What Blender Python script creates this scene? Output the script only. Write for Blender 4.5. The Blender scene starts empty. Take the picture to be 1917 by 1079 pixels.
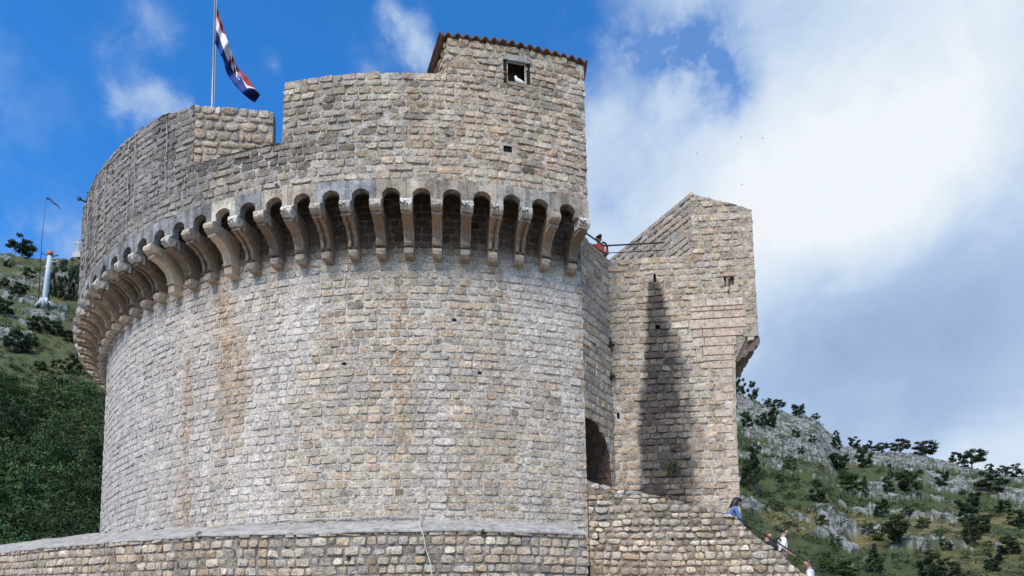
import bpy, math, random
import numpy as np

# ------------------------------------------------------------------ camera, world, sun, exposure
scene = bpy.context.scene
COL = scene.collection
FPX, PITCH, ROLL = 1347.7, .1026, .0166          # focal length in photo pixels, tilt, roll
CX, CY = 958.5, 1089.9                           # principal point (the photograph is the upper part of a taller frame)
EYE = np.array([0., 0., 1.6])
_U = np.array([1., 0, 0]); _V = np.array([0, -math.sin(PITCH), math.cos(PITCH)]); FW = np.array([0, math.cos(PITCH), math.sin(PITCH)])
_c, _s = math.cos(ROLL), math.sin(ROLL)
RT = _c*_U - _s*_V; UPV = _s*_U + _c*_V

from mathutils import Matrix, Vector
cam = bpy.data.cameras.new('camera'); camo = bpy.data.objects.new('camera', cam); COL.objects.link(camo)
cam.sensor_width = 36; cam.lens = 36*FPX/1917; cam.shift_y = (CY-539.5)/1917; cam.clip_end = 20000; cam.clip_start = .05
camo.matrix_world = Matrix(((RT[0], UPV[0], -FW[0], 0), (RT[1], UPV[1], -FW[1], 0), (RT[2], UPV[2], -FW[2], 1.6), (0, 0, 0, 1)))
scene.camera = camo

SUN_EL, SUN_AZ = math.radians(50), math.radians(205)   # azimuth clockwise from +Y (north)
SUN_STR, SUN_ANG = 2.75, 24
SKY_STR = .1
EXPOSURE = 0.75
scene.view_settings.view_transform = 'Standard'; scene.view_settings.look = 'None'
scene.view_settings.gamma = 1; scene.view_settings.exposure = EXPOSURE

def ray(x, y): return FW + RT*(x-CX)/FPX - UPV*(y-CY)/FPX
def rdir(x, y):
    d = ray(x, y); return d/np.linalg.norm(d)
def atz(x, y, z):
    d = ray(x, y); return EYE + d*(z-1.6)/d[2]
def atY(x, y, Y):
    d = ray(x, y); return EYE + d*Y/d[1]

sun = bpy.data.lights.new('sun', 'SUN'); sun.energy = SUN_STR; sun.angle = math.radians(SUN_ANG); sun.color = (1, .94, .86)
suno = bpy.data.objects.new('sun', sun); COL.objects.link(suno)
sd = Vector((math.sin(SUN_AZ)*math.cos(SUN_EL), math.cos(SUN_AZ)*math.cos(SUN_EL), math.sin(SUN_EL)))
suno.rotation_euler = sd.to_track_quat('Z', 'Y').to_euler(); suno.location = (0, -20, 60)

# ---- node helpers
class NT:
    def __init__(s, tree): s.t = tree
    def n(s, kind, **kw):
        nd = s.t.nodes.new(kind)
        for k, v in kw.items():
            if k.startswith('i_'): s.set(nd.inputs[k[2:].replace('_', ' ')], v)
            else: setattr(nd, k, v)
        return nd
    def set(s, sock, v):
        if isinstance(v, bpy.types.NodeSocket): s.t.links.new(v, sock)
        else: sock.default_value = v
    def m(s, op, a, b=None, c=None, clamp=False):
        nd = s.t.nodes.new('ShaderNodeMath'); nd.operation = op; nd.use_clamp = clamp
        for i, v in enumerate((a, b, c)):
            if v is not None: s.set(nd.inputs[i], v)
        return nd.outputs[0]
    def vm(s, op, a, b=None):
        nd = s.t.nodes.new('ShaderNodeVectorMath'); nd.operation = op
        s.set(nd.inputs[0], a)
        if b is not None: s.set(nd.inputs[1], b)
        return nd.outputs['Value'] if op in ('DOT_PRODUCT', 'LENGTH') else nd.outputs[0]
    def mix(s, f, a, b, mode='MIX'):
        nd = s.t.nodes.new('ShaderNodeMix'); nd.data_type = 'RGBA'; nd.blend_type = mode
        s.set(nd.inputs[0], f); s.set(nd.inputs[6], a); s.set(nd.inputs[7], b)
        return nd.outputs[2]
    def noise(s, vec, scale, detail=4, rough=.55, dist=0, dims='3D', col=False):
        nd = s.t.nodes.new('ShaderNodeTexNoise'); nd.noise_dimensions = dims
        if vec is not None: s.t.links.new(vec, nd.inputs['Vector'])
        nd.inputs['Scale'].default_value = scale; nd.inputs['Detail'].default_value = detail
        nd.inputs['Roughness'].default_value = rough; nd.inputs['Distortion'].default_value = dist
        return nd.outputs['Color' if col else 'Fac']
    def mr(s, v, a, b, c=0., d=1., smooth=True):
        nd = s.t.nodes.new('ShaderNodeMapRange'); nd.interpolation_type = 'SMOOTHSTEP' if smooth else 'LINEAR'
        s.set(nd.inputs[0], v)
        for i, q in enumerate((a, b, c, d)): s.set(nd.inputs[i+1], q)
        return nd.outputs[0]

# ---- sky: Nishita plus a procedural cloud layer, all by direction
world = bpy.data.worlds.new('World'); scene.world = world; world.use_nodes = True
wt = world.node_tree; wt.nodes.clear(); W = NT(wt)
sky = W.n('ShaderNodeTexSky', sky_type='NISHITA', sun_disc=False, sun_elevation=SUN_EL, sun_rotation=SUN_AZ, altitude=100, air_density=1.0, dust_density=.3, ozone_density=3.0)
skyc = wt.nodes.new('ShaderNodeHueSaturation'); skyc.inputs['Saturation'].default_value = 1.22; skyc.inputs['Value'].default_value = 1.25; skyc.inputs['Hue'].default_value = .493
wt.links.new(sky.outputs[0], skyc.inputs['Color'])
D = W.n('ShaderNodeTexCoord').outputs['Generated']
Dn = W.vm('NORMALIZE', D)
warp = W.noise(Dn, 2.3, 5, .55, 0, col=True)
wv = W.vm('SUBTRACT', warp, (.5, .5, .5))
def scl(v, k):
    nd = wt.nodes.new('ShaderNodeVectorMath'); nd.operation = 'SCALE'; wt.links.new(v, nd.inputs[0]); nd.inputs['Scale'].default_value = k
    return nd.outputs[0]
Dw = W.vm('NORMALIZE', W.vm('ADD', Dn, scl(wv, .22)))
warp2 = W.vm('SUBTRACT', W.noise(Dn, 9, 6, .6, 0, col=True), (.5, .5, .5))
Ds = W.vm('NORMALIZE', W.vm('ADD', Dn, scl(warp2, .10)))
def blob(px, py, rpx, amp, vec=None):
    d = rdir(px, py); ang = rpx/FPX*(np.linalg.norm(ray(px, py))**-1) if rpx > 0 else .1
    dt = W.vm('DOT_PRODUCT', vec or Dw, tuple(d))
    k = 1/(ang*ang)
    e = W.m('EXPONENT', W.m('MULTIPLY', W.m('SUBTRACT', dt, 1.0), k*2))
    return W.m('MULTIPLY', e, amp)
def total(L):
    a = L[0]
    for b in L[1:]: a = W.m('ADD', a, b)
    return a
cover = total([blob(1560, 330, 300, 1.1), blob(1850, 150, 330, 1.2), blob(1880, 560, 330, 1.1), blob(1500, 640, 330, 1.1), blob(1230, 420, 210, .85),
               blob(1270, 40, 130, .62), blob(1170, 230, 110, .60), blob(1140, 320, 90, .4), blob(1500, 60, 230, .75), blob(1850, 880, 260, .9), blob(2500, 500, 700, 1.),
               
               blob(780, 62, 44, .62, Ds), blob(740, 30, 30, .3, Ds), blob(810, 110, 40, .30, Ds), blob(290, 195, 46, .75, Ds), blob(345, 205, 40, .4, Ds), blob(240, 190, 36, .4, Ds), blob(215, 95, 44, .34, Ds), blob(280, 15, 60, .38, Ds), blob(110, 465, 60, .45, Ds), blob(505, 135, 34, .34, Ds),
               blob(690, 125, 36, .32, Ds), blob(300, 60, 46, .22, Ds), blob(640, 70, 46, .12, Ds),
               blob(-900, 300, 500, .8), blob(-2500, -500, 1600, .8)])
gap = total([blob(1345, 125, 62, .66, Ds), blob(1368, 200, 40, .64, Ds), blob(1200, 88, 75, .66, Ds), blob(1275, 130, 70, .58, Ds), blob(1250, 185, 70, .45, Ds), blob(1320, 40, 70, .35, Ds), blob(1130, 35, 50, .8, Ds), blob(1145, 375, 36, .4, Ds), blob(1090, 140, 60, .4, Ds)])
gap = W.m('MULTIPLY', gap, W.mr(W.noise(Dn, 15, 6, .58, .15), .34, .62, .10, 1.15))
back = W.m('MULTIPLY', W.mr(W.vm('DOT_PRODUCT', Dn, (0, -1, .1)), .1, .8), .55)  # unseen bright cloud veil behind the camera, added to light the walls
cover = W.m('ADD', cover, back)
n1 = W.noise(Dn, 5.5, 9, .60, .5); n2 = W.noise(Dn, 17, 8, .62, .6)
nn = W.m('ADD', W.m('MULTIPLY', W.m('SUBTRACT', n1, .5), 1.5), W.m('MULTIPLY', W.m('SUBTRACT', n2, .5), .9))
cv = W.mr(W.m('ADD', cover, W.m('MULTIPLY', nn, W.mr(cover, .0, .4, .25, 1.))), .08, 1.18)
skyb = W.vm('MULTIPLY', skyc.outputs[0], (.43, .85, 1.18))
cv = W.m('MULTIPLY', cv, W.m('SUBTRACT', 1., W.m('MINIMUM', W.m('MULTIPLY', gap, .85), .80)))
dark = total([blob(1640, 610, 150, .60), blob(1830, 500, 150, .50), blob(1500, 700, 150, .45), blob(1890, 700, 140, .35), blob(1750, 780, 200, .35), blob(1600, 270, 70, .15), blob(1480, 20, 100, .15)])
brt = total([blob(1440, 420, 210, .7), blob(1780, 180, 180, .75), blob(1560, 330, 160, .4), blob(1880, 880, 110, .35), blob(1700, 380, 120, .25)])
n3 = W.m('ADD', W.m('MULTIPLY', W.noise(Dw, 4.2, 8, .55, .4), .8), W.m('MULTIPLY', W.noise(Dn, 12, 9, .66, .9), .40))
shade = W.m('ADD', W.m('SUBTRACT', brt, dark), W.m('MULTIPLY', W.m('SUBTRACT', n3, .6), 2.1))
cc = wt.nodes.new('ShaderNodeValToRGB'); cr = cc.color_ramp
cr.elements[0].position = 0; cr.elements[0].color = (.33, .45, .67, 1); cr.elements[1].position = 1; cr.elements[1].color = (.86, .91, .96, 1)
e = cr.elements.new(.38); e.color = (.43, .57, .80, 1); e = cr.elements.new(.66); e.color = (.63, .75, .90, 1)
wt.links.new(W.mr(shade, -1.0, .85, 0., 1., False), cc.inputs[0])
cl = wt.nodes.new('ShaderNodeVectorMath'); cl.operation = 'SCALE'; wt.links.new(cc.outputs[0], cl.inputs[0]); wt.links.new(W.m('ADD', 5.95, W.m('MULTIPLY', back, 9.)), cl.inputs['Scale'])
fin = W.mix(cv, skyb, cl.outputs[0])
bg = W.n('ShaderNodeBackground'); wt.links.new(fin, bg.inputs[0]); bg.inputs[1].default_value = SKY_STR
wt.links.new(bg.outputs[0], W.n('ShaderNodeOutputWorld').inputs[0])

# ------------------------------------------------------------------ helpers
def tag(o, label=None, cat=None, group=None, kind=None):
    if label: o['label'] = label
    if cat: o['category'] = cat
    if group: o['group'] = group
    if kind: o['kind'] = kind
    return o
def empty(name, loc=(0, 0, 0), rz=0):
    o = bpy.data.objects.new(name, None); COL.objects.link(o); o.location = loc; o.rotation_euler[2] = rz
    o.empty_display_size = .2
    return o
def thing(name, label, cat, loc=(0, 0, 0), rz=0, group=None):
    return tag(empty(name, loc, rz), label, cat, group)
def mesh_obj(name, V, F, mats, parent=None, colors=None, smooth=False, midx=None, world_space=True):
    V = np.asarray(V, np.float32).reshape(-1, 3)
    me = bpy.data.meshes.new(name)
    me.vertices.add(len(V)); me.vertices.foreach_set('co', V.ravel())
    if isinstance(F, np.ndarray):
        k = F.shape[1]; n = len(F)
        me.loops.add(n*k); me.loops.foreach_set('vertex_index', F.ravel().astype(np.int32))
        me.polygons.add(n); me.polygons.foreach_set('loop_start', (np.arange(n)*k).astype(np.int32))
    else:
        ls = np.cumsum([0]+[len(f) for f in F])[:-1]; fl = np.concatenate([np.asarray(f) for f in F]); n = len(F)
        me.loops.add(len(fl)); me.loops.foreach_set('vertex_index', fl.astype(np.int32))
        me.polygons.add(n); me.polygons.foreach_set('loop_start', ls.astype(np.int32))
    if not isinstance(mats, (list, tuple)): mats = [mats]
    for m in mats: me.materials.append(m)
    if midx is not None: me.polygons.foreach_set('material_index', np.asarray(midx, np.int32))
    me.update(calc_edges=True)
    if colors is not None:
        ca = me.color_attributes.new('tint', 'FLOAT_COLOR', 'POINT')
        c4 = np.ones((len(V), 4), np.float32); c4[:, :3] = colors; ca.data.foreach_set('color', c4.ravel())
    me.polygons.foreach_set('use_smooth', np.full(len(me.polygons), bool(smooth)))
    me.validate()
    o = bpy.data.objects.new(name, me); COL.objects.link(o)
    if parent is not None:
        o.parent = parent
        if world_space: o.matrix_parent_inverse = Matrix.Translation(-parent.location) if parent.type == 'EMPTY' and parent.rotation_euler[2] == 0 else parent.matrix_basis.inverted()
    return o
class MB:
    def __init__(s): s.V = []; s.F = []; s.M = []; s.mi = 0
    def add(s, V, F):
        b = len(s.V); s.V += [tuple(map(float, v)) for v in V]; s.F += [[i+b for i in f] for f in F]; s.M += [s.mi]*len(F)
    def box(s, c, d, rz=0):
        x, y, z = [q/2 for q in d]; V = []
        for i in (-1, 1):
            for j in (-1, 1):
                for k in (-1, 1):
                    X, Y = i*x, j*y; V.append((c[0]+X*math.cos(rz)-Y*math.sin(rz), c[1]+X*math.sin(rz)+Y*math.cos(rz), c[2]+k*z))
        s.add(V, [(0, 1, 3, 2), (4, 6, 7, 5), (0, 4, 5, 1), (2, 3, 7, 6), (0, 2, 6, 4), (1, 5, 7, 3)])
    def tube(s, P, r, n=8, cap=True):
        P = [np.array(p, float) for p in P]; R = r if isinstance(r, (list, tuple)) else [r]*len(P)
        b = len(s.V); up = np.array([0, 0, 1.])
        for i, p in enumerate(P):
            t = P[min(i+1, len(P)-1)]-P[max(i-1, 0)]; t = t/(np.linalg.norm(t)+1e-9)
            a = np.cross(t, up)
            if np.linalg.norm(a) < .05: a = np.cross(t, [0, 1., 0])
            a /= np.linalg.norm(a); c = np.cross(t, a)
            for k in range(n):
                th = 2*math.pi*k/n; s.V.append(tuple(p+R[i]*(math.cos(th)*a+math.sin(th)*c)))
        for i in range(len(P)-1):
            for k in range(n):
                k2 = (k+1) % n; s.F.append([b+i*n+k, b+i*n+k2, b+(i+1)*n+k2, b+(i+1)*n+k]); s.M.append(s.mi)
        if cap:
            s.F.append([b+k for k in range(n)][::-1]); s.F.append([b+(len(P)-1)*n+k for k in range(n)]); s.M += [s.mi]*2
    def ball(s, c, r, n=10, m=7):
        r = r if isinstance(r, (list, tuple)) else (r, r, r); V = [(c[0], c[1], c[2]-r[2])]; F = []
        for i in range(1, m):
            ph = -math.pi/2+math.pi*i/m
            for k in range(n):
                th = 2*math.pi*k/n; V.append((c[0]+r[0]*math.cos(ph)*math.cos(th), c[1]+r[1]*math.cos(ph)*math.sin(th), c[2]+r[2]*math.sin(ph)))
        V.append((c[0], c[1], c[2]+r[2])); T = len(V)-1
        for k in range(n):
            k2 = (k+1) % n; F.append((0, 1+k2, 1+k)); F.append((T, 1+(m-2)*n+k, 1+(m-2)*n+k2))
            for i in range(m-2): F.append((1+i*n+k, 1+i*n+k2, 1+(i+1)*n+k2, 1+(i+1)*n+k))
        s.add(V, F)
    def build(s, name, mats, parent=None, smooth=False, world_space=True, colors=None):
        return mesh_obj(name, s.V, s.F, mats, parent, smooth=smooth, midx=s.M, world_space=world_space, colors=colors)

# vectorised value noise
def _h(i, j, k):
    n = (i*374761393 + j*668265263 + k*2147483647*3 + 974634777) & 0xffffffff
    n = ((n ^ (n >> 13))*1274126177) & 0xffffffff
    n = (n ^ (n >> 16)) & 0xffff
    return n/65535.
def vn(x, y, z=0.):
    x, y, z = np.broadcast_arrays(np.asarray(x, float), np.asarray(y, float), np.asarray(z, float))
    i, j, k = [np.floor(q).astype(np.int64) for q in (x, y, z)]; a, b, c = x-i, y-j, z-k
    a, b, c = [q*q*(3-2*q) for q in (a, b, c)]
    r = 0
    for di in (0, 1):
        for dj in (0, 1):
            for dk in (0, 1):
                r = r+(a if di else 1-a)*(b if dj else 1-b)*(c if dk else 1-c)*_h(i+di, j+dj, k+dk)
    return r
def fbm(x, y, z=0., o=4, g=.5):
    r = 0; a = 1; t = 0
    for q in range(o):
        r = r+a*vn(x*2**q+q*17.3, y*2**q+q*5.7, np.asarray(z)*2**q+q*9.1); t += a; a *= g
    return r/t
def sstep(x, a, b):
    t = np.clip((x-a)/(b-a), 0, 1); return t*t*(3-2*t)
def lin(r, g, b):
    return np.array([((q/255+.055)/1.055)**2.4 if q > 10 else q/255/12.92 for q in (r, g, b)])

# ------------------------------------------------------------------ materials
def new_mat(name):
    m = bpy.data.materials.new(name); m.use_nodes = True; t = m.node_tree; t.nodes.clear()
    N = NT(t); out = N.n('ShaderNodeOutputMaterial'); b = N.n('ShaderNodeBsdfPrincipled'); t.links.new(b.outputs[0], out.inputs[0])
    b.inputs['Roughness'].default_value = .9; b.inputs['Specular IOR Level'].default_value = .2
    return m, N, b
def plain(name, col, rough=.7, var=.15, scale=8, metal=0, spec=.3, bump=0.):
    m, N, b = new_mat(name); P = N.n('ShaderNodeTexCoord').outputs['Object']
    f = N.noise(P, scale, 5, .6)
    k = N.mr(f, .25, .75, 1-var, 1+var, False)
    nd = N.t.nodes.new('ShaderNodeVectorMath'); nd.operation = 'SCALE'; nd.inputs[0].default_value = tuple(col); N.t.links.new(k, nd.inputs['Scale'])
    N.t.links.new(nd.outputs[0], b.inputs['Base Color']); b.inputs['Roughness'].default_value = rough; b.inputs['Metallic'].default_value = metal
    b.inputs['Specular IOR Level'].default_value = spec
    if bump:
        bp = N.n('ShaderNodeBump'); bp.inputs['Strength'].default_value = .8; bp.inputs['Distance'].default_value = bump
        N.t.links.new(N.noise(P, scale*2, 6, .65), bp.inputs['Height']); N.t.links.new(bp.outputs[0], b.inputs['Normal'])
    return m
def stone_mat(name, fine=13., contrast=.36, bumpd=.03, attr=True, col=(.4, .36, .31), speck=.5, seed=0):
    m, N, b = new_mat(name); tc = N.n('ShaderNodeTexCoord').outputs['Object']
    if attr: base = N.n('ShaderNodeAttribute', attribute_name='tint').outputs['Color']
    else:
        oi = N.n('ShaderNodeObjectInfo').outputs['Random']
        base = N.mix(N.noise(tc, 2.5, 3), tuple(np.array(col)*.85)+(1,), tuple(np.array(col)*np.array([1.15, 1.12, 1.05]))+(1,))
        hs = N.t.nodes.new('ShaderNodeHueSaturation'); N.t.links.new(base, hs.inputs['Color']); N.t.links.new(N.mr(oi, 0, 1, .72, 1.18, False), hs.inputs['Value'])
        base = hs.outputs[0]
    n1 = N.noise(tc, fine, 6, .68, .6); n2 = N.noise(tc, fine*3.1, 4, .7)
    k = N.m('ADD', N.mr(n1, .28, .72, 1-contrast, 1+contrast, False), N.mr(n2, .3, .7, -contrast*.45, contrast*.45, False))
    pit = N.mr(N.noise(tc, fine*1.7, 3, .6, 1.2), .36, .44, 1-speck, 1.)
    ck = N.noise(tc, fine*.85, 5, .62, 1.8); crk = N.mr(N.m('ABSOLUTE', N.m('SUBTRACT', ck, .5)), .0, .022, 1-speck*.9, 1.)
    gate = N.mr(N.noise(tc, fine*.25, 2, .5), .42, .55); crk = N.m('ADD', N.m('MULTIPLY', crk, gate), N.m('SUBTRACT', 1., gate))
    k = N.m('MULTIPLY', N.m('MULTIPLY', k, pit), crk)
    nd = N.t.nodes.new('ShaderNodeVectorMath'); nd.operation = 'SCALE'; N.t.links.new(base, nd.inputs[0]); N.t.links.new(k, nd.inputs['Scale'])
    N.t.links.new(nd.outputs[0], b.inputs['Base Color'])
    bp = N.n('ShaderNodeBump'); bp.inputs['Strength'].default_value = .9; bp.inputs['Distance'].default_value = bumpd
    N.t.links.new(N.m('ADD', N.m('ADD', n1, N.m('MULTIPLY', pit, .35)), N.m('MULTIPLY', crk, .35)), bp.inputs['Height']); N.t.links.new(bp.outputs[0], b.inputs['Normal'])
    return m
M_STONE = stone_mat('limestone_masonry', speck=.6)
M_ASH = stone_mat('limestone_ashlar', fine=9, contrast=.3, bumpd=.02, speck=.5)
M_CORB = stone_mat('carved_limestone', fine=7, contrast=.3, bumpd=.012, attr=False, col=(.25, .19, .145), speck=.5)  # brown corbel shafts, darkened to carry their shading in the colour
M_SCROLL = stone_mat('scroll_limestone', fine=7, contrast=.4, bumpd=.014, attr=False, col=(.40, .335, .275), speck=.6)  # lighter tone for scrolls and some rolls, painted as the lit parts
M_CORBNEW = stone_mat('pale_new_limestone', fine=7, contrast=.12, bumpd=.006, attr=False, col=(.50, .41, .315), speck=.15)
M_ROLL = stone_mat('weathered_roll_stone', fine=4.5, contrast=.75, bumpd=.02, attr=False, col=(.44, .41, .37), speck=.85)
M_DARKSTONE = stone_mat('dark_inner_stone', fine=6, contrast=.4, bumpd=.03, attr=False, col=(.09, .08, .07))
M_CAP = stone_mat('grey_render', fine=3.2, contrast=.42, bumpd=.02, attr=False, col=(.40, .385, .36), speck=.30)
M_VOID = plain('void_shade', (.008, .007, .007), .95)  # near-black colour stands in for the shade inside openings
M_TILE = plain('old_roof_tile', (.12, .070, .048), .9, .5, 9, bump=.01)
M_RAIL = plain('painted_iron', (.03, .033, .035), .5, .2, 20)
M_CABLE = plain('white_cable', (.50, .50, .49), .6, .1)
M_GREYCABLE = plain('grey_cable', (.30, .29, .28), .6, .2)

# ------------------------------------------------------------------ stone wall generator
class Curve:
    def __init__(s, pts):
        P = np.array(pts, float)[:, :2]; seg = np.hypot(*np.diff(P, axis=0).T); s.S = np.r_[0, np.cumsum(seg)]; s.P = P; s.L = s.S[-1]
        T = np.gradient(P, axis=0) if len(P) > 2 else np.repeat(np.diff(P, axis=0), 2, 0)
        T /= np.hypot(*T.T)[:, None]; s.N = np.stack([T[:, 1], -T[:, 0]], 1)
    def at(s, u, h=0.):
        x = np.interp(u, s.S, s.P[:, 0]); y = np.interp(u, s.S, s.P[:, 1]); nx = np.interp(u, s.S, s.N[:, 0]); ny = np.interp(u, s.S, s.N[:, 1])
        n = np.hypot(nx, ny)
        # straight extrapolation past the ends
        return x+h*nx/n, y+h*ny/n

def stone_wall(name, parent, mat, curve, v0, top, ch=.19, sw=.30, gap=.018, relief=.03, rough=.012, rnd=.16, col=None, mort=None, md=.02,
               zoff=None, holes=(), thick=.5, seed=1, hvar=.14, wvar=.3, wav=.02, topj=.02, bottom=None, tilt=.012, back=True, jitter=.0, bow=1., voids=(), breaks=(), post=None):
    rng = np.random.default_rng(seed); Lc = curve.L
    topf = top if callable(top) else (lambda u: np.full(np.shape(u), float(top)))
    zo = zoff if zoff else (lambda u: 0.*np.asarray(u))
    us = np.linspace(0, Lc, 400); vmax = float(np.max(topf(us)))
    st = []; v = v0; ci = 0
    while v < vmax+.02:
        h = ch*(1+rng.uniform(-hvar, hvar)); u = -rng.uniform(0, sw)
        while u < Lc:
            w = sw*math.exp(rng.normal(0, wvar)); w = min(max(w, ch*.6), sw*2.2)
            for (bu, bz) in breaks:
                if v+h > bz and u < bu-.01 and u+w > bu: w = bu-u
            st.append((u, v, w, h, ci)); u += w
        v += h; ci += 1
    S = np.array(st); n = len(S)
    u0, vv, w, h, ci = S.T
    uc = u0+w/2; vc = vv+h/2
    keep0 = w > .05; u0, vv, w, h, ci, uc, vc = [q[keep0] for q in (u0, vv, w, h, ci, uc, vc)]; topc = topf(np.clip(uc, 0, Lc))
    keep = (uc > -.05) & (uc < Lc+.05) & (vv < topf(np.clip(uc, 0, Lc))-.03)
    if bottom is not None: keep &= (vv+h > bottom(np.clip(uc, 0, Lc))+.03)
    for hf in holes: keep &= ~hf(uc, vc)
    u0, vv, w, h, ci, uc, vc = [q[keep] for q in (u0, vv, w, h, ci, uc, vc)]; n = len(uc)
    s1 = np.array([-1, -.9, -.45, 0, .45, .9, 1.]); t1 = np.array([-1, -.86, -.3, .3, .86, 1.])
    Sg, Tg = np.meshgrid(s1, t1); Sg = Sg.ravel(); Tg = Tg.ravel(); K = len(Sg)
    g = gap*(1+rng.uniform(-.4, .9, n)); r = rnd*(.4+1.2*rng.random(n))
    fx = 1-r[:, None]*(np.abs(Tg)**3)[None, :]*.5; fy = 1-r[:, None]*(np.abs(Sg)**3)[None, :]*1.0
    X = Sg[None, :]*fx*(w/2-g/2)[:, None]; Y = Tg[None, :]*fy*(h/2-g/2)[:, None]
    a = rng.normal(0, tilt*2, n)[:, None]; X, Y = X-a*Y, Y+a*X
    # trapezoid jitter
    X = X*(1+rng.normal(0, .05+jitter, n)[:, None]*Tg[None, :]); Y = Y*(1+rng.normal(0, .05+jitter, n)[:, None]*Sg[None, :])
    if jitter: X = X+rng.normal(0, jitter*.12, n)[:, None]; Y = Y+rng.normal(0, jitter*.10, n)[:, None]
    UU = uc[:, None]+X; 
    wave = wav*(fbm(uc*.6+seed*3.1, ci*.35, 0, 2)-.5)*2
    VV = vc[:, None]+Y+wave[:, None]
    edge = (np.abs(Sg) > .99) | (np.abs(Tg) > .99)
    pil = (1-np.abs(Sg)**4)*(1-np.abs(Tg)**4)
    H = relief*(.55+.6*rng.random(n))[:, None]*(.35+.65*pil[None, :])*bow
    H = H+rough*2*(fbm(UU*9+seed, VV*9, 3.3, 3)-.5)*(.6+.8*rng.random(n))[:, None]
    H = H+rng.normal(0, tilt, n)[:, None]*Sg[None, :]*.7+rng.normal(0, tilt, n)[:, None]*Tg[None, :]*.7+rng.normal(0, .006, n)[:, None]
    H = np.where(edge[None, :], -md-.012, H)
    UU = np.clip(UU, 0, Lc)
    for (a0, a1, b0, b1) in voids:
        cu, cv_, hw, hh = (a0+a1)/2, (b0+b1)/2, (a1-a0)/2, (b1-b0)/2
        ov = (np.abs(uc-cu) < w/2+hw) & (np.abs(vc-cv_) < h/2+hh)
        hor = (np.abs(uc-cu)-w/2-hw >= np.abs(vc-cv_)-h/2-hh)
        L_ = (ov & hor & (uc < cu))[:, None]; R2 = (ov & hor & (uc >= cu))[:, None]; B_ = (ov & ~hor & (vc < cv_))[:, None]; T2 = (ov & ~hor & (vc >= cv_))[:, None]
        UU = np.where(L_, np.minimum(UU, a0), UU); UU = np.where(R2, np.maximum(UU, a1), UU); VV = np.where(B_, np.minimum(VV, b0), VV); VV = np.where(T2, np.maximum(VV, b1), VV)
    tj = topf(UU)+topj*(fbm(UU*3.3+seed, .5, 0, 3)-.5)*2
    VV = np.minimum(VV, tj)
    if bottom is not None: VV = np.maximum(VV, bottom(UU))
    x, y = curve.at(UU, H); Z = VV+zo(UU)
    Vs = np.stack([x, y, Z], -1).reshape(-1, 3)
    nu, nt = len(s1), len(t1)
    q = np.array([[i*nu+j, i*nu+j+1, (i+1)*nu+j+1, (i+1)*nu+j] for i in range(nt-1) for j in range(nu-1)])
    Fs = (q[None]+(np.arange(n)*K)[:, None, None]).reshape(-1, 4)
    C = col(uc, vc, rng)                                        # n x 3
    Cv = np.repeat(C[:, None], K, 1)*(1+.10*(fbm(UU*14, VV*14, seed, 2)[..., None]-.5)*2)
    if post is not None: Cv = post(UU, VV, Cv)
    Cv = Cv.reshape(-1, 3)
    # mortar core: front grid, top, back, ends
    mu = max(2, int(Lc/.07)); U = np.linspace(0, Lc, mu+1)
    tp = topf(U)-.006; nvr = max(3, int((vmax-v0)/.08)); 
    bt = (bottom(U) if bottom is not None else np.full_like(U, v0))
    A = np.linspace(0, 1, nvr+1)[:, None]; VVm = bt[None]*(1-A)+tp[None]*A; UUm = np.repeat(U[None], nvr+1, 0)
    Hm = -md+.008*(fbm(UUm*8, VVm*8, 7, 3)-.5)*2
    x, y = curve.at(UUm, Hm); Vm = np.stack([x, y, VVm+zo(UUm)], -1).reshape(-1, 3)
    gi = lambda i, j: i*(mu+1)+j
    I, J = np.meshgrid(np.arange(nvr), np.arange(mu), indexing='ij'); I = I.ravel(); J = J.ravel()
    Fm = np.stack([gi(I, J), gi(I, J+1), gi(I+1, J+1), gi(I+1, J)], 1)
    for hf in holes:
        uu = (UUm.ravel()[Fm].mean(1)); v2 = (VVm.ravel()[Fm].mean(1)); Fm = Fm[~hf(uu, v2)]
    Cm = mort(UUm.ravel(), VVm.ravel(), rng)
    V = [Vs, Vm]; F = [Fs, Fm+len(Vs)]; CC = [Cv, Cm]; base = len(Vs)+len(Vm)
    if back:
        xb, yb = curve.at(U, -thick*np.ones_like(U)); xf, yf = curve.at(U, -md*np.ones_like(U))
        Vb = np.concatenate([np.stack([xf, yf, tp+zo(U)], 1), np.stack([xb, yb, tp+zo(U)], 1), np.stack([xb, yb, bt+zo(U)], 1), np.stack([xf, yf, bt+zo(U)], 1)])
        m1 = mu+1; J = np.arange(mu)
        Fb = np.concatenate([np.stack([J+k*m1, J+1+k*m1, J+1+(k+1)*m1, J+(k+1)*m1], 1) for k in range(2)]+[np.array([[0, m1, 2*m1, 3*m1], [mu, 3*m1+mu, 2*m1+mu, m1+mu]])])
        V.append(Vb); F.append(Fb+base); CC.append(np.repeat(Cm.mean(0)[None], len(Vb), 0))
    return mesh_obj(name, np.concatenate(V), np.concatenate(F), mat, parent, np.concatenate(CC))

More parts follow.
